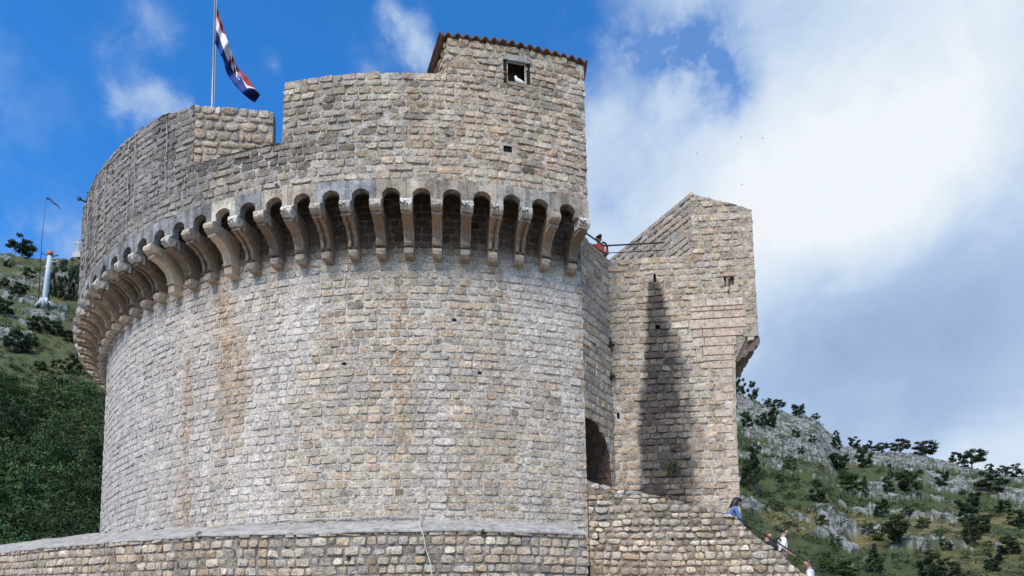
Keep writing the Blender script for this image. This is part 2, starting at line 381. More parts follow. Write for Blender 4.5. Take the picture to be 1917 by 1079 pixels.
# albedo helpers
WB = np.array([1.10, .98, .855])
def picker(cols, wts):
    cols = np.array(cols)*WB; wts = np.array(wts)/sum(wts)
    return lambda n, rng: cols[rng.choice(len(cols), n, p=wts)]
GREY = (.42, .39, .345); PALE = (.52, .485, .425); WARM = (.47, .405, .32); TAN = (.42, .335, .24); PINK = (.43, .335, .275); DARK = (.29, .26, .225); BLUE = (.41, .405, .395); BROWN = (.26, .19, .135)
pk_drum = picker([GREY, PALE, WARM, TAN, PINK, DARK, BLUE], [6, 2.4, 3, .6, .4, .35, 2])
pk_warm = picker([GREY, PALE, WARM, TAN, PINK, DARK, BLUE], [3, 3, 5, 1.8, 1.2, .4, .4])
pk_grey = picker([GREY, PALE, WARM, DARK, BLUE], [5, 1.6, 1.6, 1.5, 2])
pk_rub = picker([GREY, PALE, WARM, DARK, BLUE, TAN], [3, 3.4, 3, .8, 1.4, .8])
def gauss(u, v, cu, cv, ru, rv): return np.exp(-((u-cu)/ru)**2-((v-cv)/rv)**2)
def mulc(C, k, t=(1, 1, 1)):
    k = np.asarray(k)[..., None]; return C*(1-k)+C*np.array(t)*k
def mixc(C, k, t):
    k = np.clip(np.asarray(k)[..., None], 0, 1); return C*(1-k)+np.array(t)*WB*k

# ------------------------------------------------------------------ plan of the round tower
AZ, LAX = -.0968, 28.94
CC_ = np.array([LAX*math.sin(AZ), LAX*math.cos(AZ)]); E1 = np.array([math.cos(AZ), -math.sin(AZ)]); E2 = np.array([math.sin(AZ), math.cos(AZ)])
def cyl(th, R): 
    th = np.asarray(th); return CC_+np.multiply.outer(np.sin(th), E1)*R-np.multiply.outer(np.cos(th), E2)*R
def arc(t0, t1, R, n=160): return cyl(np.linspace(t0, t1, n), R)
RD, RP = 12.0, 12.87
ZB, ZARCH = 4.8, 12.62
TE = .308       # right end of the drum
TP = .289       # right end of the parapet

tower = thing('fortress_tower', 'large round pale limestone fortress tower ringed by arched stone corbels', 'tower', tuple(cyl(0., RD))+(0,))

# lower drum
PUT = []
for (x_, y_) in [(644, 681), (851, 599), (898, 698)]:
    d_ = ray(x_, y_); A_ = d_[0]**2+d_[1]**2; B_ = -2*(d_[0]*CC_[0]+d_[1]*CC_[1]); t_ = (-B_-math.sqrt(B_*B_-4*A_*(CC_@CC_-RD*RD)))/(2*A_); P_ = EYE+t_*d_; q_ = P_[:2]-CC_
    PUT.append((math.atan2(q_@E1, -(q_@E2)), P_[2]))
cD = Curve(arc(-1.75, TE, RD)); uD = lambda th: (th+1.75)*RD
def col_drum(u, v, rng):
    C = mixc(pk_drum(len(u), rng), .30, (.47, .44, .40))*(1+rng.normal(0, .09, len(u)))[:, None]
    th = u/RD-1.75
    C = np.where(rng.random(len(u))[:, None] < .006, C*.5, C)
    L = sstep(th, -.25, -.85)                                   # paler, bluish flank: skylight from the left put into the colour
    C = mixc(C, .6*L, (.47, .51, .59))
    C = mixc(C, .35*sstep(th, -.2, .25)*sstep(v, 8, 6), (.44, .37, .29))
    st = fbm(u*1.3, v*.16, 5, 3); C = mixc(C, .6*sstep(st, .54, .70), (.58, .58, .58))          # lime streaks
    st = fbm(u*1.7+40, v*.13, 9, 3); C = mixc(C, .55*sstep(st, .60, .74), (.37, .27, .17))       # rusty streaks
    k = gauss(u, v, uD(-.47), 10.0, .22, 1.1)+gauss(u, v, uD(-.49), 10.8, .12, .5)
    C = mixc(C, .5*k*(.6+.8*rng.random(len(u))), (.40, .28, .17))
    k = gauss(u, v, uD(-.20), 9.35, .35, .22)+.6*gauss(u, v, uD(-.35), 6.2, .2, 1.2); C = mixc(C, .7*k*rng.random(len(u)), (.27, .14, .09))
    k = gauss(u, v, uD(.115), 10.4, .14, 1.0); C = mulc(C, .6*k, (.45, .42, .38))
    k = gauss(u, v, uD(.05), 10.3, .09, .8); C = mixc(C, .6*k, (.42, .30, .17))
    k = sstep(v, 11.30, 11.9); C = mulc(C, .92*k, (.22, .18, .155))  # brown darkening stands in for the shade behind the corbels
    k = gauss(u, v, uD(-.30), 10.4, .12, .9)+gauss(u, v, uD(-.36), 7.0, .16, 2.0)+gauss(u, v, uD(-.52), 6.5, .12, 1.8); k = k+gauss(u, v, uD(-.27), 9.3, .10, 1.6)+gauss(u, v, uD(-.33), 8.3, .14, 1.8)+gauss(u, v, uD(-.40), 5.6, .15, 1.2)+gauss(u, v, uD(-.44), 6.0, .1, 1.3); C = mixc(C, np.clip(.7*k, 0, .8), (.62, .63, .66))
    return C
def mor_drum(u, v, rng):
    C = np.repeat(np.array([[.54, .495, .425]]), len(u), 0)*(.8+.4*fbm(u*2, v*2, 3, 3))[:, None]
    th = u/RD-1.75; C = mixc(C, .5*sstep(th, -.35, -.95), (.46, .46, .46))  # mortar greyed as well on the painted sky-lit flank
    d = sstep(fbm(u*.9+9, v*.9, 11, 3), .50, .60)*sstep(v, 9.3, 8.6); C = mulc(C, .45*d, (.40, .38, .36))
    C = mulc(C, .8*sstep(v, 11.30, 11.9), (.33, .28, .24))  # mortar darkened too, painting the same recess shade
    k = gauss(u, v, uD(-.47), 10.0, .22, 1.1); C = mixc(C, .5*k, (.40, .28, .16))
    return C
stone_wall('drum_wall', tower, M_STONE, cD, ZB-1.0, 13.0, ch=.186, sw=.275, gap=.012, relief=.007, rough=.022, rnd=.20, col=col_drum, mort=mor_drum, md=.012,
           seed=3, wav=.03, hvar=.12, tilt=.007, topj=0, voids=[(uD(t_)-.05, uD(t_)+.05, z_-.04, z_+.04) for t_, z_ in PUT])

for t_, z_ in PUT:
    mb = MB(); p_ = cyl(t_, RD-.07); mb.box((p_[0], p_[1], z_), (.11, .12, .075), t_-AZ); mb.build('putlog_hole', M_VOID, tower)
# upper parapet: merlon / sill / main wall / guard house as one profile
def hard(u, pts):
    return np.interp(u, [p[0] for p in pts], [p[1] for p in pts])
cP = Curve(arc(-1.75, TP, RP, 200)); uP = lambda th: (th+1.75)*RP
tM, tS, tH = -.5, -.298, .014
def top_par(u):
    th = np.asarray(u)/RP-1.75
    z = np.where(th < tM, 15.86-.18*sstep(th, -.62, -.5), np.where(th < tS, 14.02, np.where(th < tH, 15.60+0*th, 16.52)))
    return z
def hwin(u, v):   # window of the guard house
    th = u/RP-1.75; return (th > .130) & (th < .166) & (v > 15.58) & (v < 16.14)
def hslit(u, v):
    th = u/RP-1.75; return (np.abs(th-.128) < .006) & (np.abs(v-13.83) < .11)
def col_par(u, v, rng):
    th = u/RP-1.75; n = len(u)
    C = pk_grey(n, rng)*(1+rng.normal(0, .14, n))[:, None]; Cw = pk_warm(n, rng)*(1+rng.normal(0, .14, n))[:, None]
    w = sstep(th, -.16, .05)[:, None]*.9; m = rng.random(n)[:, None] < w; C = mixc(np.where(m, Cw, C), .28, (.42, .385, .34))
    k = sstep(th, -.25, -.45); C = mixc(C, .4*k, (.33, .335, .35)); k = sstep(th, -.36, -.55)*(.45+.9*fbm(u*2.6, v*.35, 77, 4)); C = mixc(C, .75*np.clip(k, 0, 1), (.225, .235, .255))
    k = gauss(th, v, -.34, 13.6, .10, .55)+.8*gauss(th, v, -.47, 13.6, .05, .9)+.6*gauss(th, v, -.26, 14.6, .04, .8)+.5*gauss(th, v, -.16, 14.0, .05, .9)+.6*gauss(th, v, -.58, 14.8, .05, .9); C = mulc(C, .85*np.clip(k*(.5+fbm(u*2.2, v*2.2, 2, 3)), 0, 1), (.45, .45, .47))
    st = fbm(u*1.5, v*.25, 21, 3); C = mulc(C, .6*sstep(st, .52, .7), (.55, .54, .53))
    k = gauss(th, v, .165, 13.45, .018, .30); C = mulc(C, np.clip(k, 0, 1)*.9, (.28, .26, .25))
    k = gauss(th, v, .20, 13.85, .03, .15)*(rng.random(n) > .5); C = mixc(C, .6*k, (.42, .22, .11))
    k = gauss(th, v, -.44, 13.35, .035, .30); C = mixc(C, .7*np.clip(k, 0, 1), (.52, .48, .41))
    return C
def mor_par(u, v, rng):
    th = u/RP-1.75
    C = np.repeat(np.array([[.46, .43, .385]]), len(u), 0)*(.75+.5*fbm(u*2.5, v*2.5, 13, 3))[:, None]
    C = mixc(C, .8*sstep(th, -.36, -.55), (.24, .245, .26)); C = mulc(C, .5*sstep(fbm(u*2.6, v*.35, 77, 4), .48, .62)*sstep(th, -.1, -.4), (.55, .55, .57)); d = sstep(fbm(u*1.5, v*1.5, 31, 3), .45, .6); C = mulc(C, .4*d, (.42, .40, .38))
    C = mixc(C, .45*sstep(th, -.1, .05), (.50, .44, .36))
    return C
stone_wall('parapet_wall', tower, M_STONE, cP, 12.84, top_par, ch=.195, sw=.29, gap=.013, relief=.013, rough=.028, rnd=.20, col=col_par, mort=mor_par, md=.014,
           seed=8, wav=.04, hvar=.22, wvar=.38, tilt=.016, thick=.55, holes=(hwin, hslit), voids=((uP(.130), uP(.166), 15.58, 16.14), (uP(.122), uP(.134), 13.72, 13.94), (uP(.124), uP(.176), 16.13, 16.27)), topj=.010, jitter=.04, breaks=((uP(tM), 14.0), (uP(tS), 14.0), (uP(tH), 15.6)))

# splayed end face of the left merlon
a = cyl(tM, RP); b = np.array([-5.95, 17.21])
cS = Curve([a+(b-a)*t for t in np.linspace(0, 1, 8)])
def col_splay(u, v, rng):
    C = pk_warm(len(u), rng)*(1+rng.normal(0, .12, len(u)))[:, None]; C = mixc(C, .4, (.40, .375, .33))
    k = gauss(u, v, .95, 15.0, .5, .12)+gauss(u, v, .6, 15.25, .3, .1); return mulc(C, np.clip(k, 0, 1)*.75, (.35, .3, .26))
stone_wall('merlon_splay', tower, M_STONE, cS, 13.6, 15.67, ch=.22, sw=.27, gap=.03, relief=.035, rough=.02, rnd=.3, col=col_splay,
           mort=lambda u, v, r: np.repeat(np.array([[.30, .27, .23]]), len(u), 0)*(.7+.6*fbm(u*3, v*3, 2, 3))[:, None], md=.015, seed=12, hvar=.3, wvar=.4, thick=.35, jitter=.06)
# fill of the merlon and walk behind the parapet
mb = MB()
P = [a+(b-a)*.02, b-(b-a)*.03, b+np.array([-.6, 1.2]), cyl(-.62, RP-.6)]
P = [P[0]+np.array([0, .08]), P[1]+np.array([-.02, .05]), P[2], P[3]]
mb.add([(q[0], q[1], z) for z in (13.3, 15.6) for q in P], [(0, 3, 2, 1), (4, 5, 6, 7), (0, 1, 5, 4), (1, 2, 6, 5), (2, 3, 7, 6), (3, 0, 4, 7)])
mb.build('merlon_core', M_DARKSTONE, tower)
# sill plate of the embrasure
th = np.linspace(tM-.005, tS+.005, 14); o_ = cyl(th, RP-.0); i_ = cyl(th, RP-1.6); mb = MB()
mb.add([(q[0], q[1], 14.005) for q in o_]+[(q[0], q[1], 14.16) for q in i_], [(k, k+1, 15+k, 14+k) for k in range(13)])
mb.build('embrasure_sill', stone_mat('sill_stone', attr=False, col=(.42, .40, .36)), tower)
# terrace deck and machicolation ceiling
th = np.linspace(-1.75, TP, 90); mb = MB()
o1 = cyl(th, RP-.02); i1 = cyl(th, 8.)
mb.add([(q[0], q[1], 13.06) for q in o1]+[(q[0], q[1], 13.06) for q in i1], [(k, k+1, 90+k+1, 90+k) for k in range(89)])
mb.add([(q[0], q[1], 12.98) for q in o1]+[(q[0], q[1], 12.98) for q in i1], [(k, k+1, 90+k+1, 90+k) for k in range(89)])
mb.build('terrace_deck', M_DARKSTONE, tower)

# ashlar arcade carried on the corbels
PITCHA = .7191/12.94; TH0 = -11.9373/12.94            # arch centres
ang_arch = [TH0+PITCHA*k for k in range(-12, 22)]
ang_corb = [TH0+PITCHA*(k+.5) for k in range(-13, 22)]
ang_corb[-1] = TP-.012
zs, zr = 12.33, 12.84; AR = .232; ZC = 12.388
th_all = []; 
for ac in ang_arch:
    for q in np.linspace(-1, 1, 25): th_all.append(ac+q*PITCHA/2)
th_all = np.array(sorted(set(np.round(th_all, 6)))); th_all = th_all[th_all < TP]; th_all = np.r_[th_all, TP]
def low_z(th):
    k = np.round((th-TH0)/PITCHA); d = (th-(TH0+k*PITCHA))*RP
    inside = (np.abs(d) < AR)
    z = np.where(inside, ZC+np.sqrt(np.maximum(AR**2-d**2, 0)), zs)
    return np.where(k > 21.4, zs, z), inside
lz, ins = low_z(th_all)
TT = []; LZ = []
for k in range(len(th_all)):       # doubled columns at the jambs so that they are vertical
    if k and ins[k] != ins[k-1]:
        TT += [th_all[k] if ins[k] else th_all[k-1]]*1; LZ += [zs if ins[k] else zs]
    TT.append(th_all[k]); LZ.append(lz[k])
TT = np.array(TT); LZ = np.array(LZ); n = len(TT)
ROFF = RP+.035
f0 = cyl(TT, ROFF); b0 = cyl(TT, RP-.15); rows = 7; V = []; Cc = []
rng = np.random.default_rng(5)
blk = {}
def ashc(th, z):
    k = int(math.floor((th-TH0)/PITCHA+.5)); 
    if k not in blk:
        g = rng.random(); base = np.array([.40, .335, .265]) if (th > -.12 and g < .8 or g < .12) else np.array([.27, .265, .262])
        if abs(th+.44) < .035: base = np.array([.52, .46, .37])
        if abs(th-.14) < .05 or abs(th-.17) < .03: base = np.array([.34, .31, .27])
        blk[k] = base*(.78+.4*rng.random())
    c = blk[k]; d = (th-(TH0+k*PITCHA))/PITCHA
    j = .62 if abs(abs(d)-.5) < .03 else 1.
    return c*j*(.55+.9*float(fbm(th*45, z*3.5, 1, 4)))*(1-.35*float(sstep(fbm(th*90, z*.8, 4, 2), .5, .7)))
for r_ in range(rows):
    A = r_/(rows-1)
    for k in range(n):
        z = LZ[k]*(1-A)+zr*A; off = .012*(float(vn(TT[k]*60, z*6, 2))-.5); p = cyl(TT[k], ROFF+off); V.append((p[0], p[1], z)); Cc.append(ashc(TT[k], z))
F = [[r_*n+k, r_*n+k+1, (r_+1)*n+k+1, (r_+1)*n+k] for r_ in range(rows-1) for k in range(n-1)]
b_ = len(V)
for k in range(n): V.append((b0[k][0], b0[k][1], LZ[k])); Cc.append(np.array(ashc(TT[k], 12.3))*.8)
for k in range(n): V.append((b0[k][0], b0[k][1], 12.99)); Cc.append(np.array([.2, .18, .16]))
q = cyl(TT, RP-.02)
for k in range(n): V.append((q[k][0], q[k][1], zr)); Cc.append(np.array([.36, .33, .29]))
for k in range(n-1):
    F += [[k, b_+k, b_+k+1, k+1], [b_+k, b_+n+k, b_+n+k+1, b_+k+1], [(rows-1)*n+k, (rows-1)*n+k+1, b_+2*n+k+1, b_+2*n+k]]
F += [[n-1, b_+n-1, b_+2*n-1, (rows-1)*n+n-1], [0, (rows-1)*n, b_+n, b_]]
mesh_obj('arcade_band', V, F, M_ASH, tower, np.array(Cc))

# corbels
def extrude(mb, prof, w, x0=0., inset=None):
    """profile list (out, z), extruded along x by w, local: x sideways, -y outward"""
    prof = [(p[0]*.93 if p[0] > 0 else p[0], p[1]) for p in prof]; n = len(prof); V = [(x0-w/2, -p[0], p[1]) for p in prof]+[(x0+w/2, -p[0], p[1]) for p in prof]
    F = [list(range(n)), list(range(2*n-1, n-1, -1))]+[[k, n+k, n+(k+1) % n, (k+1) % n] for k in range(n)]
    mb.add(V, F)
def arcp(cx, cz, r, a0, a1, n): return [(cx+r*math.cos(a), cz+r*math.sin(a)) for a in np.linspace(math.radians(a0), math.radians(a1), n)]
CW = .236
def corbel_meshes(kind, rs):
    R_ = random.Random(rs)
    def prof(d=0.):
        cav = [(x_, 11.98-(11.98-z_)*.74) for x_, z_ in arcp(.90-d*.2, 11.43, .56+d, 92, 178, 9)]
        return [(-.1, 12.34), (.80, 12.34), (.80, 12.08), (.93, 12.075), (.945, 12.0), (.935, 11.985)]+cav+[(.335-d, 11.575), (.365-d, 11.56), (.36-d, 11.54), (-.1, 11.54)]
    mb = MB()
    if kind == 'groove':
        sw = CW*.36
        extrude(mb, prof(0), sw, -CW/2+sw/2); extrude(mb, prof(0), sw, CW/2-sw/2); extrude(mb, prof(.07), CW-2*sw-.002, 0)
    else: extrude(mb, prof(R_.uniform(0, .03)), CW)
    jit = lambda v: (v[0]+R_.uniform(-1, 1)*.010, v[1]+R_.uniform(-1, 1)*.014, v[2]+R_.uniform(-1, 1)*.009)
    mb.V = [jit(v) for v in mb.V]
    ro = MB(); pr = [(.70, 12.335)]+arcp(.955, 12.205, .132, 95, -100, 11)+[(.70, 12.075)]; extrude(ro, pr, CW+.03)
    ro.V = [jit(v) for v in ro.V]
    sc = MB(); pr = [(-.1, 11.54), (.20, 11.54)]+arcp(.195, 11.425, .12, 80, -110, 10)+[(-.1, 11.305)]; extrude(sc, pr, CW-.01)
    sc.V = [jit(v) for v in sc.V]
    return mb, ro, sc
variants = []
for i, (kind, m1, m2) in enumerate([('plain', M_CORB, M_ROLL), ('groove', M_CORB, M_ROLL), ('plain', M_CORBNEW, M_CORBNEW), ('groove', M_CORB, M_SCROLL), ('plain', M_CORB, M_SCROLL)]):
    A_, B_, C_ = corbel_meshes(kind, 7+i)
    variants.append((A_.build('corbel', m1, None), B_.build('roll_moulding', m2, None), C_.build('scroll', M_SCROLL if m1 is M_CORB else m1, None)))
for tr in variants:
    for o in tr:
        bv = o.modifiers.new('soft', 'BEVEL'); bv.width = .012; bv.segments = 2; bv.limit_method = 'ANGLE'; bv.angle_limit = .6
use0 = set()
tinv = Matrix.Translation(-tower.location)
for i, ac in enumerate(ang_corb):
    kpx = i-len(ang_corb)
    vi = [1, 0, 1, 3, 4][(i*7+3) % 5]
    if i in (21, 18): vi = 2                        # the two pale replaced corbels on the left
    if i in (27, 28, 29, 30): vi = 4 if i % 2 else 0
    tr = variants[vi]; first = vi not in use0; use0.add(vi)
    objs = [o if first else o.copy() for o in tr]
    if not first:
        for o in objs: COL.objects.link(o)
    p = cyl(ac, RD)
    c, r2, s2 = objs
    c.parent = tower; c.matrix_parent_inverse = tinv; c.location = (p[0], p[1], 0); c.rotation_euler = (0, 0, ac-AZ)
    if vi == 2: c['label'] = 'pale smooth replaced corbel'
    for o in (r2, s2): o.parent = c; o.matrix_parent_inverse = Matrix.Identity(4)

# guard house roof, side wall, window
ze = 16.58
fe = cyl(np.linspace(.006, TP+.004, 24), RP+.02)
bdir = np.array([-.36, .75]); bdir = bdir/np.hypot(*bdir); DZ = -.32
def house_side_col(u, v, rng): return pk_warm(len(u), rng)*(1+rng.normal(0, .12, len(u)))[:, None]
mor_w = lambda u, v, r: np.repeat(np.array([[.40, .34, .27]]), len(u), 0)*(.7+.6*fbm(u*3, v*3, 2, 3))[:, None]
p0 = cyl(tH, RP); p1 = p0+bdir*2.6
cH = Curve([p1+(p0-p1)*t for t in np.linspace(0, 1, 6)])
stone_wall('house_side_wall', tower, M_STONE, cH, 15.0, lambda u: 16.50-.36*(1-np.asarray(u)/2.6)*2.6, ch=.18, sw=.25, gap=.03, relief=.03, rough=.02, rnd=.3, col=house_side_col, mort=mor_w, md=.014, seed=31, thick=.3)
q0 = cyl(TP-.004, RP-.03); q1 = q0+np.array([-.1, 1.])*2.6
cH2 = Curve([q0, (q0+q1)/2, q1])
stone_wall('house_far_wall', tower, M_STONE, cH2, 12.9, lambda u: 16.50-.30*np.asarray(u), ch=.19, sw=.28, gap=.03, relief=.02, rough=.02, rnd=.3, col=house_side_col, mort=mor_w, md=.014, seed=32, thick=.3)
# barrel tiles: one corrugated sheet in overlapping courses
mb = MB(); ntile = 17; T0, T1 = -.001, TP+.008; per = (T1-T0)/ntile; sub = 8; NC = ntile*sub
rt_ = random.Random(4)
tw = [rt_.uniform(-.02, .02) for _ in range(ntile+2)]
for course in range(7):
    y0, y1 = course*.36-.07, course*.36+.36
    V = []
    for lay, yy in enumerate((y0, y1)):
        for thick in (0, 1):
            for k in range(NC+1):
                th = T0+per*k/sub; ph = 2*math.pi*(k/sub)
                cor = math.cos(ph); zc = .045*(abs(cor)**.7*(1 if cor > 0 else -1))+rt_.uniform(-.004, .004)+tw[k//sub]*.6
                base = cyl(th, RP+.0); frac = k/NC; dr = bdir*(1-frac)+np.array([-.1, 1.])*frac; dr = dr/np.hypot(*dr)
                z = ze-.37*max(yy, 0)*1.0+zc-thick*.035+(.03 if lay == 0 else -.012)+(.0 if course else 0)
                pz = base+dr*yy; V.append((pz[0], pz[1], z))
    n = NC+1; F = []
    for k in range(NC):
        F += [[k, k+1, 2*n+k+1, 2*n+k], [n+k, 3*n+k, 3*n+k+1, n+k+1], [k, n+k, n+k+1, k+1], [2*n+k, 2*n+k+1, 3*n+k+1, 3*n+k]]
    F += [[0, 2*n, 3*n, n], [NC, n+NC, 3*n+NC, 2*n+NC]]
    mb.add(V, F)
mb.build('tiled_roof', M_TILE, tower)
# window recess with lintel and sill
def cylbox(mb, t0, t1, r0, r1, z0, z1, taper=0):
    V = []
    for r in (r0, r1):
        for t, zz in ((t0, z0), (t1, z0), (t1, z1), (t0, z1)):
            p = cyl(t, r); V.append((p[0], p[1], zz))
    mb.add(V, [(0, 1, 2, 3), (7, 6, 5, 4), (0, 4, 5, 1), (1, 5, 6, 2), (2, 6, 7, 3), (3, 7, 4, 0)])
mb = MB(); z0, z1, t0, t1 = 15.58, 16.14, .128, .168
for (A0, A1, B0, B1) in ((t0-.006, t0, z0, z1), (t1, t1+.006, z0, z1)): cylbox(mb, A0, A1, RP-.6, RP+.01, B0-.03, B1+.03)
cylbox(mb, t0, t1, RP-.62, RP-.6, z0, z1)
wf = mb.build('window', M_VOID, tower)
mb = MB(); cylbox(mb, t0-.006, t1+.008, RP-.06, RP+.045, z1-.005, z1+.13); mb.build('lintel', stone_mat('lintel_stone', attr=False, col=(.40, .39, .37)), wf)
mb = MB(); cylbox(mb, t0+.0, t1+.0, RP-.3, RP+.02, z0-.08, z0+.0); mb.build('sill', M_CORB, wf)
mb = MB(); cylbox(mb, .120, .136, RP-.35, RP-.05, 13.70, 13.96); mb.build('arrow_slit', M_VOID, tower)

# ------------------------------------------------------------------ pigeon in the window
def bird(name, loc, rz, mat, label, cat, scale=1., wing=None, beakm=None, group=None):
    t = thing(name, label, cat, loc, rz, group)
    mb = MB(); s = scale
    mb.tube([(0, -.17*s, .06*s), (0, -.12*s, .075*s), (0, -.05*s, .10*s), (0, .03*s, .125*s), (0, .08*s, .165*s), (0, .095*s, .205*s), (0, .10*s, .23*s), (0, .10*s, .25*s)],
            [.008*s, .03*s, .055*s, .06*s, .045*s, .028*s, .03*s, .008*s], 10)
    mb.build('body', mat, t, smooth=True, world_space=False)
    mb = MB(); mb.tube([(0, .12*s, .228*s), (0, .15*s, .222*s)], [.007*s, .002*s], 6); mb.build('beak', beakm or M_TILE, t, world_space=False)
    for sx in (-1, 1):
        mb = MB(); mb.tube([(sx*.02*s, 0, .075*s), (sx*.02*s, .01*s, 0)], .006*s, 5); mb.build('leg', beakm or M_TILE, t, world_space=False)
    return t
pc = cyl(.157, RP-.12)
bird('pigeon', (pc[0], pc[1], z0), 1.9, plain('pigeon_white', (.75, .72, .66), .8, .1), 'white pigeon perched in the dark window under the tiled roof', 'pigeon', 1.15)
pc = cyl(TH0+PITCHA*11+.004, RP+.06)
bird('pigeon', (pc[0], pc[1], 12.89), .9, plain('pigeon_grey', (.45, .46, .48), .8, .1), 'small pale grey pigeon on the ledge above a corbel arch', 'pigeon', .55)

# ------------------------------------------------------------------ flagpole and flag
PY = 19.0
pb = atY(398, 195, PY); pt = atY(402.3, 0, PY); px_ = (pb[0]+pt[0])/2
fp = thing('flagpole', 'tall slim grey metal flagpole behind the left merlon', 'flagpole', (px_, PY, 13.1))
mb = MB(); mb.tube([(px_, PY, 13.06), (px_, PY, 16), (px_, PY, 22.2)], [.045, .04, .028], 12); mb.build('pole', plain('pole_metal', (.17, .19, .21), .4, .15, 5, .5), fp, smooth=True)
mb = MB(); mb.ball((px_, PY, 22.25), .06); mb.build('finial', plain('finial_brass', (.5, .4, .15), .4, .1, 5, .6), fp, smooth=True)
mb = MB(); mb.tube([(px_+.05, PY-.03, 14.5), (px_+.062, PY-.03, 18), (px_+.05, PY-.03, 22.1)], .008, 5); mb.build('halyard', M_CABLE, fp)
rowsT = [(235, 60), (262, 150), (290, 240), (320, 330), (345, 410), (372, 490), (402, 560), (437, 645), (492, 710), (542, 760), (602, 850), (655, 915)]
rowsB = [(222, 420), (248, 470), (272, 530), (297, 570), (312, 640), (335, 710), (370, 770), (410, 820), (455, 870), (510, 925), (560, 965), (605, 985)]
RWs = [(.25, .62), (.27, .58), (.27, .60), (.03, .66), (0, .60), (0, .48), (0, .32), (.02, .06), (.30, .32), (.40, .55), (.02, .06), (0, .02)]
sfl = 5.1375
def flagpt(sr, t, dy=0.):
    i = min(int(sr), 10); f_ = sr-i
    def cat(A):
        a0 = A[max(i-1, 0)]; a1 = A[i]; a2 = A[i+1]; a3 = A[min(i+2, 11)]
        return tuple(.5*((2*a1[k])+(-a0[k]+a2[k])*f_+(2*a0[k]-5*a1[k]+4*a2[k]-a3[k])*f_**2+(-a0[k]+3*a1[k]-3*a2[k]+a3[k])*f_**3) for k in (0, 1))
    A_, B_ = cat(rowsT), cat(rowsB); x = A_[0]*(1-t)+B_[0]*t; y = A_[1]*(1-t)+B_[1]*t
    y_ = PY-.04+dy+.16*math.sin(sr*1.15+t*2.2)*min(1, sr/2)+.07*math.sin(sr*2.9+t*5)
    return atY(360+x/sfl, y/sfl, y_)
V = []; F = []; MI = []; NR = 44; NCc = 12
for i in range(NR+1):
    sr = i/NR*11; a_ = np.interp(sr, range(12), [w[0] for w in RWs]); b2 = np.interp(sr, range(12), [w[1] for w in RWs])
    for j in range(NCc+1):
        t = a_*j/4 if j <= 4 else (a_+(b2-a_)*(j-4)/4 if j <= 8 else b2+(1-b2)*(j-8)/4)
        V.append(flagpt(sr, t))
for i in range(NR):
    for j in range(NCc): F.append([i*(NCc+1)+j, i*(NCc+1)+j+1, (i+1)*(NCc+1)+j+1, (i+1)*(NCc+1)+j]); MI.append(j//4)
def cloth(name, c): return plain(name, c, .75, .18, 3)
MR_, MW_, MBl = cloth('flag_red', (.24, .010, .014)), cloth('flag_white', (.62, .57, .58)), cloth('flag_blue', (.010, .032, .18))
flag = mesh_obj('flag', V, F, [MR_, MW_, MBl], None, smooth=True, midx=MI)
so = flag.modifiers.new('thick', 'SOLIDIFY'); so.thickness = .004
tag(flag, 'red, white and blue flag with checked shield drooping from the flagpole', 'flag')
V = []; F = []; MI = []
NS, NTt = 4, 2
for i in range(NS+1):
    for j in range(NTt+1):
        s0 = 4.75+2.65*i/NS; tt = .04+.50*j/NTt - .0*i
        tt = tt*(1-.10*abs(i-3)/3)
        V.append(flagpt(s0+.35*(j/NTt-.3), tt, -.02))
for i in range(NS):
    for j in range(NTt): F.append([i*(NTt+1)+j, i*(NTt+1)+j+1, (i+1)*(NTt+1)+j+1, (i+1)*(NTt+1)+j]); MI.append((i+j) % 2)
mesh_obj('checked_shield', V, F, [MW_, cloth('shield_red', (.10, .004, .006))], flag, midx=MI)

# ------------------------------------------------------------------ cables fixed to the left merlon, metal hook
def on_cyl(px, py, R):
    d = ray(px, py); A_ = d[0]**2+d[1]**2; B_ = -2*(d[0]*CC_[0]+d[1]*CC_[1]); C2 = CC_@CC_-R*R
    t = (-B_-math.sqrt(max(0, B_*B_-4*A_*C2)))/(2*A_); return EYE+t*d
def onth(th, z, R=RP+.06): p = cyl(th, R); return (p[0], p[1], z)
cb_spec = [(-.575, 15.45, 13.55, 'grey vertical cable on the left merlon nearest its corner'), (-.678, 15.75, 13.35, 'thin pale conduit down the merlon, second from its corner'),
           (-.705, 15.7, 13.2, 'twin partner conduit just left of the second one on the merlon'), (-.815, 15.75, 13.3, 'vertical cable in the middle of the round merlon'),
           (-.865, 15.7, 13.1, 'vertical cable on the merlon beside the middle one, further left'), (-.945, 15.6, 13.0, 'vertical cable nearest the left outline of the merlon')]
for th, zt_, zb_, lab in cb_spec:
    mb = MB(); r3 = random.Random(int(abs(th)*1000)); mb.tube([onth(th+r3.uniform(-.003, .003), zt_+(zb_-zt_)*k/8) for k in range(9)], .014, 6)
    for k in (1, 4, 7):
        p = onth(th, zt_+(zb_-zt_)*k/8, RP+.05); mb.box(p, (.05, .05, .03))
    tag(mb.build('wall_cable', M_GREYCABLE), lab, 'cable', 'cables fixed to the left merlon')
mb = MB(); mb.tube([onth(t, 15.50-.02*math.sin(k)) for k, t in enumerate(np.linspace(-.575, -.70, 10))]+[onth(t, 15.62+.02*math.sin(k)) for k, t in enumerate(np.linspace(-.71, -.95, 14))], .013, 6)
tag(mb.build('wall_cable', M_GREYCABLE), 'dark cable running along under the top edge of the merlon', 'cable', 'cables fixed to the left merlon')
mb = MB(); mb.tube([onth(t, 13.50-.6*(-.575-t)) for t in np.linspace(-.575, -.82, 20)], .013, 6)
tag(mb.build('wall_cable', M_GREYCABLE), 'cable slanting down low across the face of the merlon', 'cable', 'cables fixed to the left merlon')
